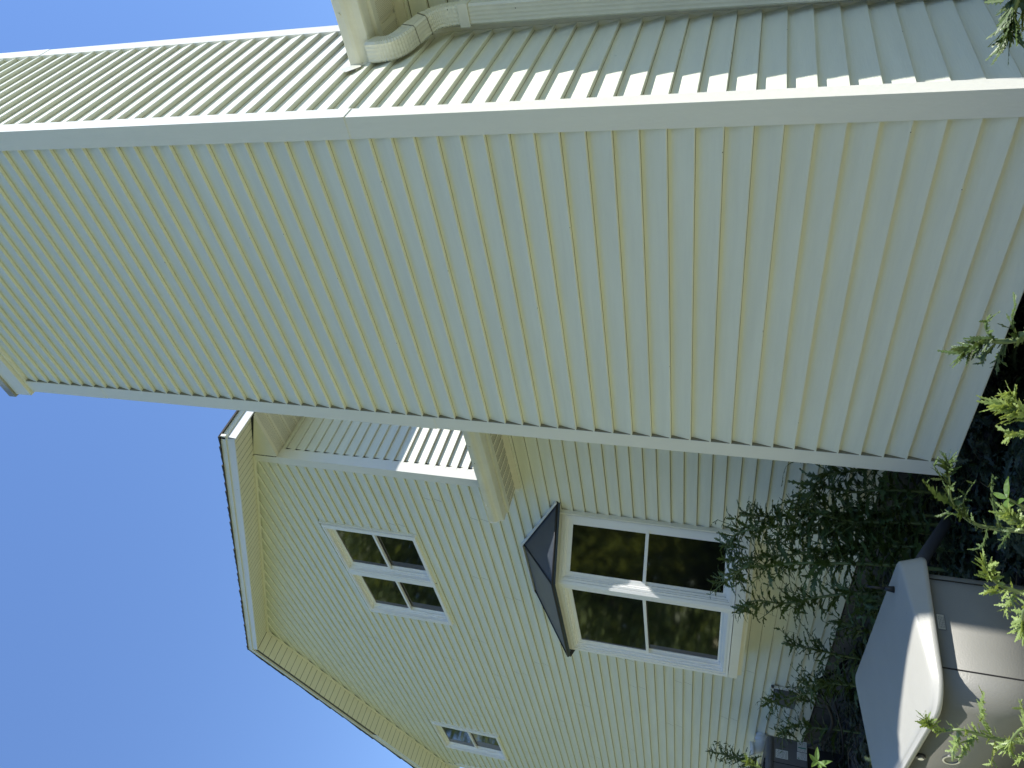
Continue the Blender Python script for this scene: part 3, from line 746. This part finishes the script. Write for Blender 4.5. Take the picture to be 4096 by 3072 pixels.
# ================================================================== hoses and pipes
h = MB(); h.tube(dense([(5.5, 68.2, -9.3), (5.0, 66.2, -9.5), (4.6, 63.6, -10.0), (4.3, 60.8, -10.3), (4.3, 58.3, -10.2), (4.6, 56.4, -9.6), (5.2, 55.4, -8.9), (6.2, 55.3, -8.8), (7.4, 55.2, -10.2), (8.8, 55.2, -11.2)], 5), 0.17, 9)
tag(h.build('rubber_hose', m_rubber, origin=(4.5, 60, -GZ)), 'thick black hose curving from the grey cabinet to the foundation', 'hose')
h = MB(); h.tube(dense([(4.5, 68.2, -11.9), (3.8, 65.0, -11.9), (3.6, 61.5, -11.5), (3.8, 58.4, -10.9), (4.6, 56.6, -10.3), (6.0, 55.8, -10.0), (8.0, 55.5, -11.0), (9.0, 55.5, -12.0)], 5), 0.09, 8)
tag(h.build('electric_cable', m_rubber, origin=(3.6, 61, -GZ)), 'thin black cable looping below the thick hose', 'cable')
h = MB(); h.tube([(-5, 19.27, -8.2), (-4, 19.91, -8.66), (-1.5, 21.5, -9.9), (2.2, 24.9, -11.6), (5.3, 27.7, -13.1)], 0.27, 12)
tag(h.build('conduit_pipe', m_greypipe, origin=(-2, 18.6, -GZ)), 'fat dark blue-grey pipe sloping down behind the generator lid', 'pipe')
h = MB(); cpts = dense([(-9.5, 10.6, -11.3), (-9.0, 11.3, -11.7), (-8.6, 12.2, -12.1), (-8.3, 13.4, -12.5), (-8.0, 15.0, -12.9), (-7.8, 18.9, -13.2)], 10)
h.tube(cpts, [0.26+(0.035 if k % 2 else 0) for k in range(len(cpts))], 12)
h.tube([(-8.62, 12.1, -12.07), (-8.5, 12.6, -12.25)], 0.36, 12)
tag(h.build('corrugated_hose', m_greypipe, origin=(-8.5, 12.5, -GZ)), 'ribbed grey hose with a clamp low beside the generator', 'hose')
h = MB(); h.tube([(5.2, 22.8, -13.2), (4.5, 24.4, -13.1), (3.9, 25.8, -13.15)], 0.15, 10)
tag(h.build('thin_pipe', m_greypipe, origin=(4.5, 24.4, -GZ)), 'thin grey pipe lying on the dark ground below the chimney corner', 'pipe')
h = MB(); h.tube(dense([(2.8, 24.2, -13.3), (2.5, 24.9, -11.8), (2.2, 25.6, -12.8), (1.8, 26.5, -13.3)], 4), 0.13, 10)
tag(h.build('bent_pipe', m_greypipe, origin=(2.4, 25, -GZ)), 'short dark pipe bending up behind the nearest chimney corner', 'pipe')

# ================================================================== weeds
def leaf_mat(name, c, c2, tr):
    return mat(name, c, 0.45, vcol=c2, vary=0.3, vscale=12, trans=tr, bump=(60, 0.4))
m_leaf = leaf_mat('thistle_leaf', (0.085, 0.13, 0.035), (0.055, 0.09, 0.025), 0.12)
m_leafy = leaf_mat('sunlit_thistle_leaf', (0.24, 0.31, 0.10), (0.16, 0.23, 0.06), 0.25)  # copy of the thistle leaf for sunlit plants, sunlight put into its paler colour
m_stem = mat('weed_stem', (0.15, 0.20, 0.07), 0.5, vary=0.2)
m_plain = leaf_mat('plain_leaf', (0.12, 0.20, 0.05), (0.08, 0.15, 0.04), 0.35)
def thistle_leaf(mb, pts, wid, rnd, up=Vector((0, 0, 1)), spiny=1.0):
    """spiny lobed leaf along a polyline base->tip"""
    pts = [Vector(p) for p in pts]
    L_ = sum((b-a).length for a, b in zip(pts[:-1], pts[1:]))
    def at(t):
        d = t*L_
        for a, b in zip(pts[:-1], pts[1:]):
            q = (b-a).length
            if d <= q or b is pts[-1]: return a+(b-a)*min(1, d/max(q, 1e-6)), (b-a).normalized()
            d -= q
    n_ = max(4, min(18, int(L_/max(0.05, wid*0.85))))
    tw = rnd.uniform(-0.7, 0.7)
    sd0 = None; rows = []
    for i in range(n_*2+1):
        t = i/(n_*2); p_, d = at(t)
        s_ = d.cross(up)
        if s_.length < 0.1: s_ = d.orthogonal()
        s_.normalize()
        if sd0 is None: s_ = Matrix.Rotation(tw, 3, d) @ s_; sd0 = s_
        else: s_ = (sd0-d*sd0.dot(d)).normalized(); sd0 = s_
        rows.append((p_, d, s_, t))
    mid = wid*0.17
    for i in range(n_*2):
        a, b = rows[i], rows[i+1]
        wa = mid*(1-a[3]*0.75)+0.01; wb = mid*(1-b[3]*0.75)+0.01 if i < n_*2-1 else 0.004
        mb.poly([a[0]-a[2]*wa, a[0]+a[2]*wa, b[0]+b[2]*wb, b[0]-b[2]*wb])
    for i in range(n_):
        for sgn in (-1, 1):
            if rnd.random() < 0.06: continue
            a = rows[2*i]; m_ = rows[2*i+1]; b = rows[min(2*i+2, n_*2)]
            t = m_[3]
            wl = wid*(math.sin(math.pi*(0.12+0.83*t)**0.8)*0.9+0.12)*rnd.uniform(0.75, 1.2)
            lift = m_[1].cross(m_[2]).normalized()*rnd.uniform(-0.15, 0.55)*wl
            sv = m_[2]*sgn
            ba, bb = a[0]+sv*mid*0.6, b[0]+sv*mid*0.5
            seg = (b[0]-a[0]).length
            ang = rnd.uniform(0.2, 0.75)
            tip = m_[0]+sv*wl+m_[1]*wl*ang+lift
            k1 = a[0]+(b[0]-a[0])*0.22+sv*wl*0.42+lift*0.5
            k2 = b[0]-(b[0]-a[0])*0.18+sv*wl*0.46+m_[1]*wl*0.18+lift*0.6
            sp = k1-m_[1]*wl*0.22*spiny+sv*wl*0.22
            sp2 = k2+m_[1]*wl*0.34*spiny+sv*wl*0.10
            mb.poly([ba, k1, tip, k2, bb]); mb.poly([ba, sp, k1]); mb.poly([k2, bb, sp2])
def stem_frame(path):
    return [Vector(p) for p in path]
def weed(idx, paths, leaves, label, fg=False, lpl=1.7, ground=True, dens=1.0, sunlit_leaf=False, cat='weed', group=None, seed=None):
    rnd = random.Random(seed or (hash_(idx)))
    tip2base = [Vector(p) for p in paths]
    st_ = list(reversed(tip2base))
    if ground:
        b = st_[0]; g_ = bed_h(b.x, b.y) if -24 < b.x < 12 else -GZ
        dx = (st_[0]-st_[1]); dx.z = 0
        st_ = [Vector((b.x+dx.x*0.6, b.y+dx.y*0.6, g_-0.1)), Vector((b.x+dx.x*0.45, b.y+dx.y*0.45, (g_+b.z)/2))]+st_
    base = st_[0]
    pl = dense(st_, 5); n_ = len(pl)
    e_ = empty('weed', (base.x, base.y, base.z), label, cat, group)
    sm = MB(); r0 = 0.15 if fg else 0.12
    if fg: r0 = 0.085
    sm.tube(pl, [r0*(1-0.72*k/(n_-1)) for k in range(n_)], 7)
    fo = MB()
    # cumulative length
    cum = [0]
    for a, b in zip(pl[:-1], pl[1:]): cum.append(cum[-1]+(b-a).length)
    Lt = cum[-1]
    def at(d):
        for k in range(n_-1):
            if cum[k+1] >= d: 
                f = (d-cum[k])/max(1e-6, cum[k+1]-cum[k]); return pl[k].lerp(pl[k+1], f), (pl[k+1]-pl[k]).normalized()
        return pl[-1], (pl[-1]-pl[-2]).normalized()
    d = Lt*0.18; az = rnd.uniform(0, 6.28)
    if not fg:
        while d < Lt:
            p_, t = at(d); fr_ = d/Lt
            ll = lpl*(1.0-0.55*max(0, fr_-0.45)/0.55)*rnd.uniform(0.75, 1.25)
            u = t.orthogonal().normalized(); u = Matrix.Rotation(az, 3, t) @ u
            out = (u+t*rnd.uniform(0.25, 0.8)).normalized()
            q = [p_]; dd = out.copy(); g_ = rnd.uniform(0.10, 0.32)
            for k in range(4):
                q.append(q[-1]+dd*ll/4); dd = (dd+Vector((0, 0, -g_))).normalized()
            thistle_leaf(fo, q, ll*0.17, rnd)
            az += 2.4+rnd.uniform(-0.3, 0.3); d += (0.55-0.25*fr_)*rnd.uniform(0.8, 1.2)/dens
            # axillary shoot
            if 0.35 < fr_ < 0.92 and rnd.random() < 0.30:
                q2 = [p_]; dd = (t*0.9+u*0.7).normalized(); sl_ = rnd.uniform(1.0, 2.2)
                for k in range(4): q2.append(q2[-1]+dd*sl_/4); dd = (dd+Vector((rnd.uniform(-.1, .1), rnd.uniform(-.1, .1), -0.02))).normalized()
                sm.tube(q2, [0.04, 0.035, 0.03, 0.025, 0.015], 5)
                for k in range(1, 5):
                    for j in range(2):
                        o_ = Matrix.Rotation(rnd.uniform(0, 6.28), 3, dd) @ dd.orthogonal().normalized()
                        e0 = q2[k]; v = (o_+dd*0.8).normalized(); l2 = rnd.uniform(0.35, 0.8)
                        thistle_leaf(fo, [e0, e0+v*l2*0.5, e0+(v+Vector((0, 0, -.25)))*l2], l2*0.17, rnd)
    else:
        d = Lt*0.22
        while d < Lt:
            p_, t = at(d); u = Matrix.Rotation(rnd.uniform(0, 6.28), 3, t) @ t.orthogonal().normalized()
            l2 = rnd.uniform(0.16, 0.42); v = (u+t*rnd.uniform(0.3, 1)).normalized()
            thistle_leaf(fo, [p_, p_+v*l2*0.5, p_+v*l2+Vector((0, 0, -0.1*l2))], l2*0.22, rnd)
            d += 0.085
    # tuft of fresh leaves at the growing tip
    p_, t = pl[-1], (pl[-1]-pl[-3]).normalized()
    for j in range(44 if fg else 18):
        back = rnd.uniform(0, 0.55 if fg else 0.7); o_ = pl[-1]-t*back
        u = Matrix.Rotation(rnd.uniform(0, 6.28), 3, t) @ t.orthogonal().normalized()
        l2 = rnd.uniform(0.14, 0.42)*(1.0 if fg else 1.3); v = (u*rnd.uniform(0.3, 1)+t).normalized()
        thistle_leaf(fo, [o_, o_+v*l2*0.5, o_+v*l2+u*l2*0.12], l2*0.16, rnd)
    for lf in leaves:
        q = [Vector(p) for p in reversed(lf)]
        q = dense(q, 3)
        L_ = sum((b-a).length for a, b in zip(q[:-1], q[1:]))
        thistle_leaf(fo, q, max(0.10, min(0.17, L_*0.10)), rnd)
        for j in range(14 if sunlit_leaf else 6):
            k = rnd.randrange(1, max(2, len(q)-1)); dr = (q[-1]-q[0]).normalized(); u = Matrix.Rotation(rnd.uniform(0, 6.28), 3, dr) @ dr.orthogonal().normalized()
            l2 = rnd.uniform(0.12, 0.32); v = (u+dr*0.8).normalized(); thistle_leaf(fo, [q[k], q[k]+v*l2*0.5, q[k]+v*l2], l2*0.2, rnd)
    sm.build('stem', m_stem, e_); fo.build('foliage', m_leafy if sunlit_leaf else m_leaf, e_)
    return e_
def hash_(s_): return sum(ord(c)*(i+3)*7 for i, c in enumerate(s_))
D = {
's1':[(5.00,29.50,-4.92),(5.00,27.60,-4.92),(5.00,25.84,-5.33),(5.00,25.22,-6.33),(5.00,24.70,-7.43),(5.00,23.91,-8.95)],
's1b':[(6.00,28.31,-3.31),(6.00,26.83,-3.29),(6.00,25.95,-3.56),(6.00,25.33,-4.61),(6.00,24.69,-6.56)],
's2':[(4.00,28.87,-0.93),(4.00,29.00,-2.41),(4.00,28.55,-4.38),(4.00,27.98,-6.25),(4.00,27.40,-8.51)],
's3':[(3.00,31.51,-0.05),(3.00,30.58,-0.39),(3.00,29.98,-0.66),(3.00,29.06,-1.78),(3.00,28.51,-3.38),(3.00,28.00,-4.86),(3.00,27.07,-8.06)],
's4':[(6.00,34.79,-2.64),(6.00,34.03,-4.02),(6.00,33.03,-5.86),(6.00,31.93,-8.32)],
's5':[(2.00,31.47,-0.33),(2.00,30.98,-1.13),(2.00,30.66,-2.43),(2.00,30.01,-3.95),(2.00,29.30,-5.20),(2.00,28.07,-8.16)],
's6':[(1.00,32.95,0.55),(1.00,32.56,-0.05),(1.00,31.98,-0.56),(1.00,30.46,-1.43),(1.00,30.18,-2.49),(1.00,29.30,-4.29),(1.00,28.80,-6.25),(1.00,28.28,-8.76)],
's7':[(1.00,35.91,-1.36),(1.00,34.84,-1.69),(1.00,34.30,-2.42),(1.00,34.20,-3.76),(1.00,33.75,-4.75),(1.00,33.03,-5.61),(1.00,31.87,-7.55),(1.00,30.91,-9.87)],
's8':[(5.00,47.04,-5.40),(5.00,47.39,-6.70),(5.00,47.40,-7.78),(5.00,47.60,-8.87)],
's8b':[(5.00,43.39,-6.27),(5.00,45.16,-6.73),(5.00,46.74,-7.35),(5.00,47.57,-8.43)],
's9':[(4.00,51.05,-6.75),(4.00,50.98,-7.84),(4.00,50.62,-9.31),(4.00,50.42,-10.97),(4.00,50.36,-12.01)],
's10':[(5.00,59.62,-4.57),(5.00,57.85,-5.66),(5.00,56.60,-7.05),(5.00,54.90,-8.20),(5.00,53.53,-8.72),(5.00,52.58,-10.26)],
's11':[(5.00,65.56,-6.52),(5.00,63.98,-6.83),(5.00,62.85,-7.99),(5.00,62.10,-10.38),(5.00,61.82,-11.55)],
's12':[(4.00,70.93,0.04),(4.00,70.89,-1.59),(4.00,71.19,-3.09),(4.00,72.34,-4.14),(4.00,75.09,-6.82)],
's13':[(3.00,25.82,-3.55),(3.00,26.31,-4.14),(3.00,26.56,-4.70),(3.00,27.00,-6.09),(3.00,27.31,-8.10)],
's14':[(4.00,25.30,-5.84),(4.00,25.57,-6.27),(4.00,25.63,-7.25),(4.00,25.18,-8.46)],
's15':[(2.00,29.96,-5.76),(2.00,29.28,-6.35),(2.00,28.59,-7.59),(2.00,27.85,-9.08)],
's16':[(-0.00,29.73,-7.13),(0.00,30.28,-7.60),(0.00,30.95,-8.16),(0.00,31.76,-8.75)],
's17':[(3.00,38.92,-7.97),(3.00,39.38,-8.66),(3.00,39.84,-9.35),(3.00,39.61,-10.00)],
'f2':[(-15.00,12.01,-5.96),(-15.00,12.62,-6.33),(-15.00,12.19,-6.85),(-15.00,12.30,-7.39),(-15.00,12.36,-7.83),(-15.00,12.30,-8.49),(-15.00,12.25,-9.11)],
'f2b':[(-15.00,9.64,-6.84),(-15.00,10.56,-6.99),(-15.00,11.57,-7.29),(-15.00,12.32,-7.73)],
'f2c':[(-15.00,14.52,-7.18),(-15.00,13.26,-6.97),(-15.00,12.31,-6.91)],
'f2d':[(-15.00,14.40,-8.21),(-15.00,13.47,-8.00),(-15.00,12.43,-7.81)],
'f2e':[(-15.00,14.42,-7.34),(-15.00,13.08,-7.28),(-15.00,12.34,-7.31)],
'f8':[(-15.50,11.66,-7.82),(-15.50,10.87,-7.77),(-15.50,10.34,-7.81),(-15.50,10.37,-8.00),(-15.50,10.56,-8.51)],
'f8b':[(-15.50,8.72,-7.29),(-15.50,9.48,-7.60),(-15.50,10.24,-7.83),(-15.50,10.63,-8.38)],
'f8c':[(-15.50,12.68,-8.26),(-15.50,12.13,-8.30),(-15.50,11.74,-8.54),(-15.50,11.79,-8.87)],
'f3':[(-15.00,3.89,-5.44),(-15.00,4.27,-5.64),(-15.00,4.54,-5.88),(-15.00,4.68,-6.18),(-15.00,4.73,-6.40),(-15.00,4.74,-6.77)],
'f3b':[(-15.00,5.56,-6.22),(-15.00,5.14,-6.21),(-15.00,4.78,-6.24)],
'f3c':[(-15.00,4.83,-5.69),(-15.00,4.83,-5.89),(-15.00,4.74,-6.19)],
'f9':[(-16.00,4.63,-6.16),(-16.00,3.84,-5.96),(-16.00,3.53,-6.10),(-16.00,3.38,-6.40)],
'f4':[(-12.00,4.03,-5.12),(-12.00,4.75,-5.32),(-12.00,5.46,-5.52),(-12.00,6.09,-5.95),(-12.00,6.41,-6.34),(-12.00,6.48,-6.78),(-12.00,6.46,-7.43),(-12.00,6.44,-8.09)],
'f4b':[(-12.00,4.78,-4.71),(-12.00,5.34,-5.16),(-12.00,5.71,-5.66),(-12.00,6.12,-6.00)],
'f4c':[(-12.00,4.58,-5.88),(-12.00,5.22,-5.79),(-12.00,5.79,-5.86),(-12.00,6.22,-6.09)],
'f4d':[(-12.00,6.15,-5.44),(-12.00,6.05,-5.73),(-12.00,6.18,-6.06)],
'f4e':[(-12.00,4.31,-6.16),(-12.00,4.94,-6.30),(-12.00,5.76,-6.57),(-12.00,6.42,-6.87)],
'f4f':[(-12.50,6.83,-6.24),(-12.50,6.66,-6.43),(-12.50,5.86,-6.36)],
'f4g':[(-12.50,6.73,-6.82),(-12.50,6.07,-6.85),(-12.50,5.83,-6.83)],
'f4h':[(-12.00,4.08,-4.79),(-12.00,4.54,-5.05),(-12.00,4.92,-5.36)],
'f10':[(-15.00,2.04,-5.41),(-15.00,2.22,-5.59),(-15.00,2.35,-5.74),(-15.00,2.42,-6.11)],
'f11':[(-11.00,6.42,-7.22),(-11.00,6.58,-7.48),(-11.00,6.70,-7.68),(-11.00,6.84,-8.20)],
'f5':[(-14.00,-1.32,-3.94),(-14.00,-1.44,-4.05),(-14.00,-1.61,-4.17),(-14.00,-1.63,-4.48),(-14.00,-1.67,-4.62),(-14.00,-1.74,-4.79),(-14.00,-1.83,-5.14)],
'f5b':[(-14.00,-2.23,-4.14),(-14.00,-1.99,-4.12),(-14.00,-1.77,-4.23),(-14.00,-1.64,-4.37)],
'f5c':[(-14.00,-2.51,-4.46),(-14.00,-2.22,-4.47),(-14.00,-1.92,-4.57),(-14.00,-1.73,-4.71)],
'f5d':[(-14.00,-1.02,-4.32),(-14.00,-1.32,-4.29),(-14.00,-1.57,-4.39)],
'f5e':[(-14.00,-0.82,-4.60),(-14.00,-1.22,-4.52),(-14.00,-1.55,-4.53)],
'f6':[(-16.00,-2.01,-4.05),(-16.00,-1.93,-4.22),(-16.00,-1.84,-4.39),(-16.00,-1.71,-4.83)],
'f6b':[(-16.00,-1.25,-4.31),(-16.00,-1.38,-4.43),(-16.00,-1.45,-4.66),(-16.00,-1.61,-4.86)],
'f6c':[(-16.00,-2.36,-4.05),(-16.00,-2.17,-4.16),(-16.00,-1.95,-4.36),(-16.00,-1.83,-4.64)],
'f7':[(-14.00,-6.93,-3.18),(-14.00,-7.14,-3.15),(-14.00,-7.35,-3.13),(-14.00,-7.59,-3.18),(-14.00,-7.67,-3.56)],
'f7b':[(-14.00,-7.40,-2.95),(-14.00,-7.48,-3.04),(-14.00,-7.59,-3.18)],
'f7c':[(-14.00,-7.00,-3.30),(-14.00,-7.22,-3.25),(-14.00,-7.50,-3.21)],
'f12':[(-13.00,23.69,-1.63),(-13.00,24.27,-2.19),(-13.00,24.80,-3.06),(-13.00,25.11,-5.93)],
'f13':[(-13.00,22.09,-4.27),(-13.00,22.95,-4.52),(-13.00,23.69,-4.76),(-13.00,24.45,-7.76)],
}
W_ = [('s1', ['s1b'], 'spiny weed bending over beside the chimney corner trim, its long stem arching and tip nodding'),
 ('s13', [], 'short thistle whose tip shows between the bent-over weed and the bay window'),
 ('s14', [], 'low dark thistle half hidden behind the bottom of the chimney trim'),
 ('s2', [], 'tall straight thistle in front of plain siding, between the bay window and chimney'),
 ('s3', [], 'tall thistle curling over the outer sill corner of the bay side nearest the chimney'),
 ('s4', [], 'leafy thistle close to the siding just under the bay side nearest the chimney'),
 ('s5', [], 'tall thistle ending at the sill of the bay side pane nearest the chimney'),
 ('s15', [], 'short bushy thistle at the foot of the tall cluster by the bay'),
 ('s6', [], 'tallest thistle, reaching past the bay window sill onto the dark glass'),
 ('s7', [], 'leaning thistle on the generator side of the tall cluster, tip under the bay front corner'),
 ('s16', [], 'small thistle just above the back edge of the generator lid beside the antenna'),
 ('s17', [], 'low thistle in front of the foundation, between the antenna and the forked weed'),
 ('s8', ['s8b'], 'forked thistle standing alone against the siding below the bay window'),
 ('s9', [], 'thistle growing between the forked weed and the grey vent hood'),
 ('s10', [], 'arching thistle crossing in front of the grey vent hood'),
 ('s11', [], 'small drooping thistle beside the grey cabinet and black hose'),
 ('s12', [], 'dark thistle at the bottom edge of the picture beyond the white vent pipe')]
for n_, lv_, lab in W_:
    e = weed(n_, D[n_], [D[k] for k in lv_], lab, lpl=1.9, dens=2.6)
weed('f2', D['f2'], [D[k] for k in ('f2b', 'f2c', 'f2d', 'f2e')], 'sunlit thistle in the foreground in front of the generator badge', fg=True, sunlit_leaf=True, cat='weed')
weed('f8', D['f8'], [D[k] for k in ('f8b', 'f8c')], 'sunlit leafy thistle cut by the right edge of the picture at its bottom corner', fg=True, sunlit_leaf=True)
weed('f3', D['f3'], [D[k] for k in ('f3b', 'f3c')], 'bright sunlit thistle tuft in front of the shaded generator side panel', fg=True, sunlit_leaf=True)
weed('f9', D['f9'], [], 'small sunlit thistle tip between the tuft and the thistle by the generator badge', fg=True, sunlit_leaf=True)
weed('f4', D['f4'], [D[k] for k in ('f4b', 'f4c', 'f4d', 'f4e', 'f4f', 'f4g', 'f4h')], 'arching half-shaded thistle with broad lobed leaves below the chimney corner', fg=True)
weed('f10', D['f10'], [], 'sunlit thistle tip crossing the stem of the arching thistle', fg=True, sunlit_leaf=True)
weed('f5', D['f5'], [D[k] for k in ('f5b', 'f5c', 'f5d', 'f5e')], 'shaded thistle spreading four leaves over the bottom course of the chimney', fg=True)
weed('f6', D['f6'], [D['f6b'], D['f6c']], 'bright sunlit thistle at the right edge of the picture, just past the chimney bottom course', fg=True, sunlit_leaf=True)
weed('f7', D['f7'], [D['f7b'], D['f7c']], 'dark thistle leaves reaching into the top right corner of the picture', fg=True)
weed('f12', D['f12'], [], 'pale sunlit thistle tip in front of the grey cabinet', fg=True, sunlit_leaf=True)
def plain_plant(path, label, n_=7, l=0.7, tipn=True, seed=1):
    rnd = random.Random(seed); st_ = [Vector(p) for p in reversed(path)]
    b = st_[0]; st_ = [Vector((b.x, b.y, -GZ-0.05))]+st_
    pl = dense(st_, 4); e_ = empty('weed', tuple(pl[0]), label, 'weed')
    sm = MB(); sm.tube(pl, [0.07*(1-0.6*k/len(pl)) for k in range(len(pl))], 6); sm.build('stem', m_stem, e_)
    fo = MB(); t = (pl[-1]-pl[-2]).normalized()
    for j in range(n_):
        o_ = pl[-1]-t*(j//3)*0.3; u = Matrix.Rotation(j*2.4, 3, t) @ t.orthogonal().normalized()
        v = (u+t*0.6).normalized(); sdv = v.cross(t).normalized(); q = []
        L_ = l*rnd.uniform(0.7, 1.1)
        rows = []
        for k in range(6):
            f = k/5; wv = L_*0.16*math.sin(math.pi*f**0.8)+0.005
            c = o_+v*L_*f+Vector((0, 0, -0.15*L_*f*f)); rows.append((c-sdv*wv+t*0.02, c-t*0.02, c+sdv*wv+t*0.02))
        for a, b2 in zip(rows[:-1], rows[1:]):
            fo.poly([a[0], a[1], b2[1], b2[0]]); fo.poly([a[1], a[2], b2[2], b2[1]])
    fo.build('foliage', m_plain, e_)
plain_plant(D['f11'], 'small weed with plain narrow pointed green leaves in the shade', 5, 0.6)
plain_plant(D['f13'], 'bright green plain-leaved weed at the bottom picture edge by the grey cabinet', 6, 0.6, seed=3)
# undergrowth: nobody could count it
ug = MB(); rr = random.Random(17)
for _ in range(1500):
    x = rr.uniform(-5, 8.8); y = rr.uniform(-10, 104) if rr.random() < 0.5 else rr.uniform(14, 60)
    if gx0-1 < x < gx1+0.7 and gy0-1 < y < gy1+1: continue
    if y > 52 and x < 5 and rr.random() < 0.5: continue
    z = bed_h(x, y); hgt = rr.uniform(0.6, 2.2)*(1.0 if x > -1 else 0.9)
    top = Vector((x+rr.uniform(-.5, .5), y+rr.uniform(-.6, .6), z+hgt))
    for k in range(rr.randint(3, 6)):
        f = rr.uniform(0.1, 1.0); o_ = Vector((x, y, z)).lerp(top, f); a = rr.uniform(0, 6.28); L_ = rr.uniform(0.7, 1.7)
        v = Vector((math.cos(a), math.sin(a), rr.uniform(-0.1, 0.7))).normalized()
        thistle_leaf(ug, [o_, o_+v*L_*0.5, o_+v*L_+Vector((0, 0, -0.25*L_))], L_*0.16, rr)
tag(ug.build('undergrowth', leaf_mat('shade_weed_leaf', (0.035, 0.055, 0.022), (0.02, 0.035, 0.014), 0.08)), 'dark tangle of low spiny weeds along the foundation', 'weeds', kind='stuff')  # leaf colour darkened to carry the deep shade low along the wall
dg = MB()
for _ in range(260):
    x = rr.uniform(-5, 8.5); y = rr.uniform(5, 70); z = bed_h(x, y)+rr.uniform(0.05, 0.6); a = rr.uniform(0, 3.14); L_ = rr.uniform(0.8, 2.5)
    dg.tube([(x, y, z), (x+math.cos(a)*L_*.5, y+math.sin(a)*L_*.5, z+rr.uniform(0, .35)), (x+math.cos(a)*L_, y+math.sin(a)*L_, z+rr.uniform(-.1, .3))], 0.022, 4, cap=False)
tag(dg.build('dry_stalks', mat('dry_straw', (0.30, 0.24, 0.14), 0.8)), 'dry straw stalks scattered among the weeds and stones', 'straw', kind='stuff')

# ================================================================== trees across the yard (seen in the window reflections)
m_tree = leaf_mat('tree_leaf', (0.21, 0.26, 0.08), (0.10, 0.13, 0.04), 0.3)
m_bark = mat('bark', (0.09, 0.07, 0.05), 0.9, bump=(20, 1), vary=0.4)
def make_tree(seed, H, Rr):
    rnd = random.Random(seed); e_ = empty('tree', (0, 0, -GZ))
    tr_ = MB(); tp_ = Vector((rnd.uniform(-4, 4), rnd.uniform(-4, 4), -GZ+H*0.8))
    tr_.tube(dense([(0, 0, -GZ), (1, 1, -GZ+H*0.3), tp_], 4), [3.2-2.6*k/8 for k in range(9)], 8)
    cl = []
    for k in range(46):
        z = -GZ+H*rnd.uniform(0.12, 0.98); rr_ = Rr*math.sin(math.pi*min(0.95, max(0.1, (z+GZ)/H)))**0.6*rnd.uniform(0.3, 1.0); a = rnd.uniform(0, 6.28)
        c = Vector((math.cos(a)*rr_, math.sin(a)*rr_, z)); cl.append(c)
        s0 = Vector((tp_.x*(z+GZ)/H*0.8, tp_.y*(z+GZ)/H*0.8, z-H*0.1)); tr_.tube([s0, s0.lerp(c, 0.5)+Vector((0, 0, 2)), c], [0.8, 0.5, 0.2], 5)
    fo = MB()
    for c in cl:
        r_ = Rr*rnd.uniform(0.28, 0.5)
        for _ in range(420):
            d = Vector((rnd.gauss(0, 1), rnd.gauss(0, 1), rnd.gauss(0, 0.75))).normalized()*r_*rnd.uniform(0.45, 1.1)
            o_ = c+d; a = Vector((rnd.gauss(0, 1), rnd.gauss(0, 1), rnd.gauss(0, 1))).normalized(); b = a.orthogonal().normalized(); s_ = rnd.uniform(0.9, 1.9)
            fo.poly([o_-a*s_, o_+b*s_*0.6, o_+a*s_, o_-b*s_*0.6])
    tr_.build('trunk', m_bark, e_); fo.build('crown', m_tree, e_)
    return e_
TREES = [((-75, 190), 'tall leafy tree reflected in the lower left bay pane'), ((-120, 250), 'broad tree reflected in the upper windows'), ((-60, 270), 'tree reflected at the left edge of the upper window'),
         ((-175, 120), 'dark tree across the yard facing the bay window'), ((-190, 10), 'dark tree behind the camera reflected in the right bay pane'), ((-165, -70), 'rounded tree reflected at the bottom of the right bay pane'),
         ((-170, 330), 'far tree at the end of the row across the yard'), ((-100, 130), 'tree reflected in the lower bay panes'), ((-30, 360), 'tree beyond the far end of the house reflected in the small window')]
tA = make_tree(1, 150, 36); tB = make_tree(2, 125, 34)
tS = make_tree(3, 62, 27)
TREES += [((-105, -15), 'dark shrub across the yard in front of the trees'), ((-120, -75), 'round shrub at the near end of the shrub row'), ((-125, 40), 'broad shrub in the middle of the shrub row'), ((-90, -55), 'low shrub closest to the camera across the yard')]
for i, ((x, y), lab) in enumerate(TREES):
    src = (tA, tB)[i % 2] if i < 9 else tS
    if i < 2 or i == 9: o = src
    else:
        o = src.copy(); COL.objects.link(o)
        for ch in list(src.children):
            c = ch.copy(); COL.objects.link(c); c.parent = o
    o.location = P(x, y, -GZ); o.rotation_euler.z = i*1.3; tag(o, lab, 'tree' if i < 9 else 'shrub', 'trees across the yard' if i < 9 else 'shrubs across the yard')
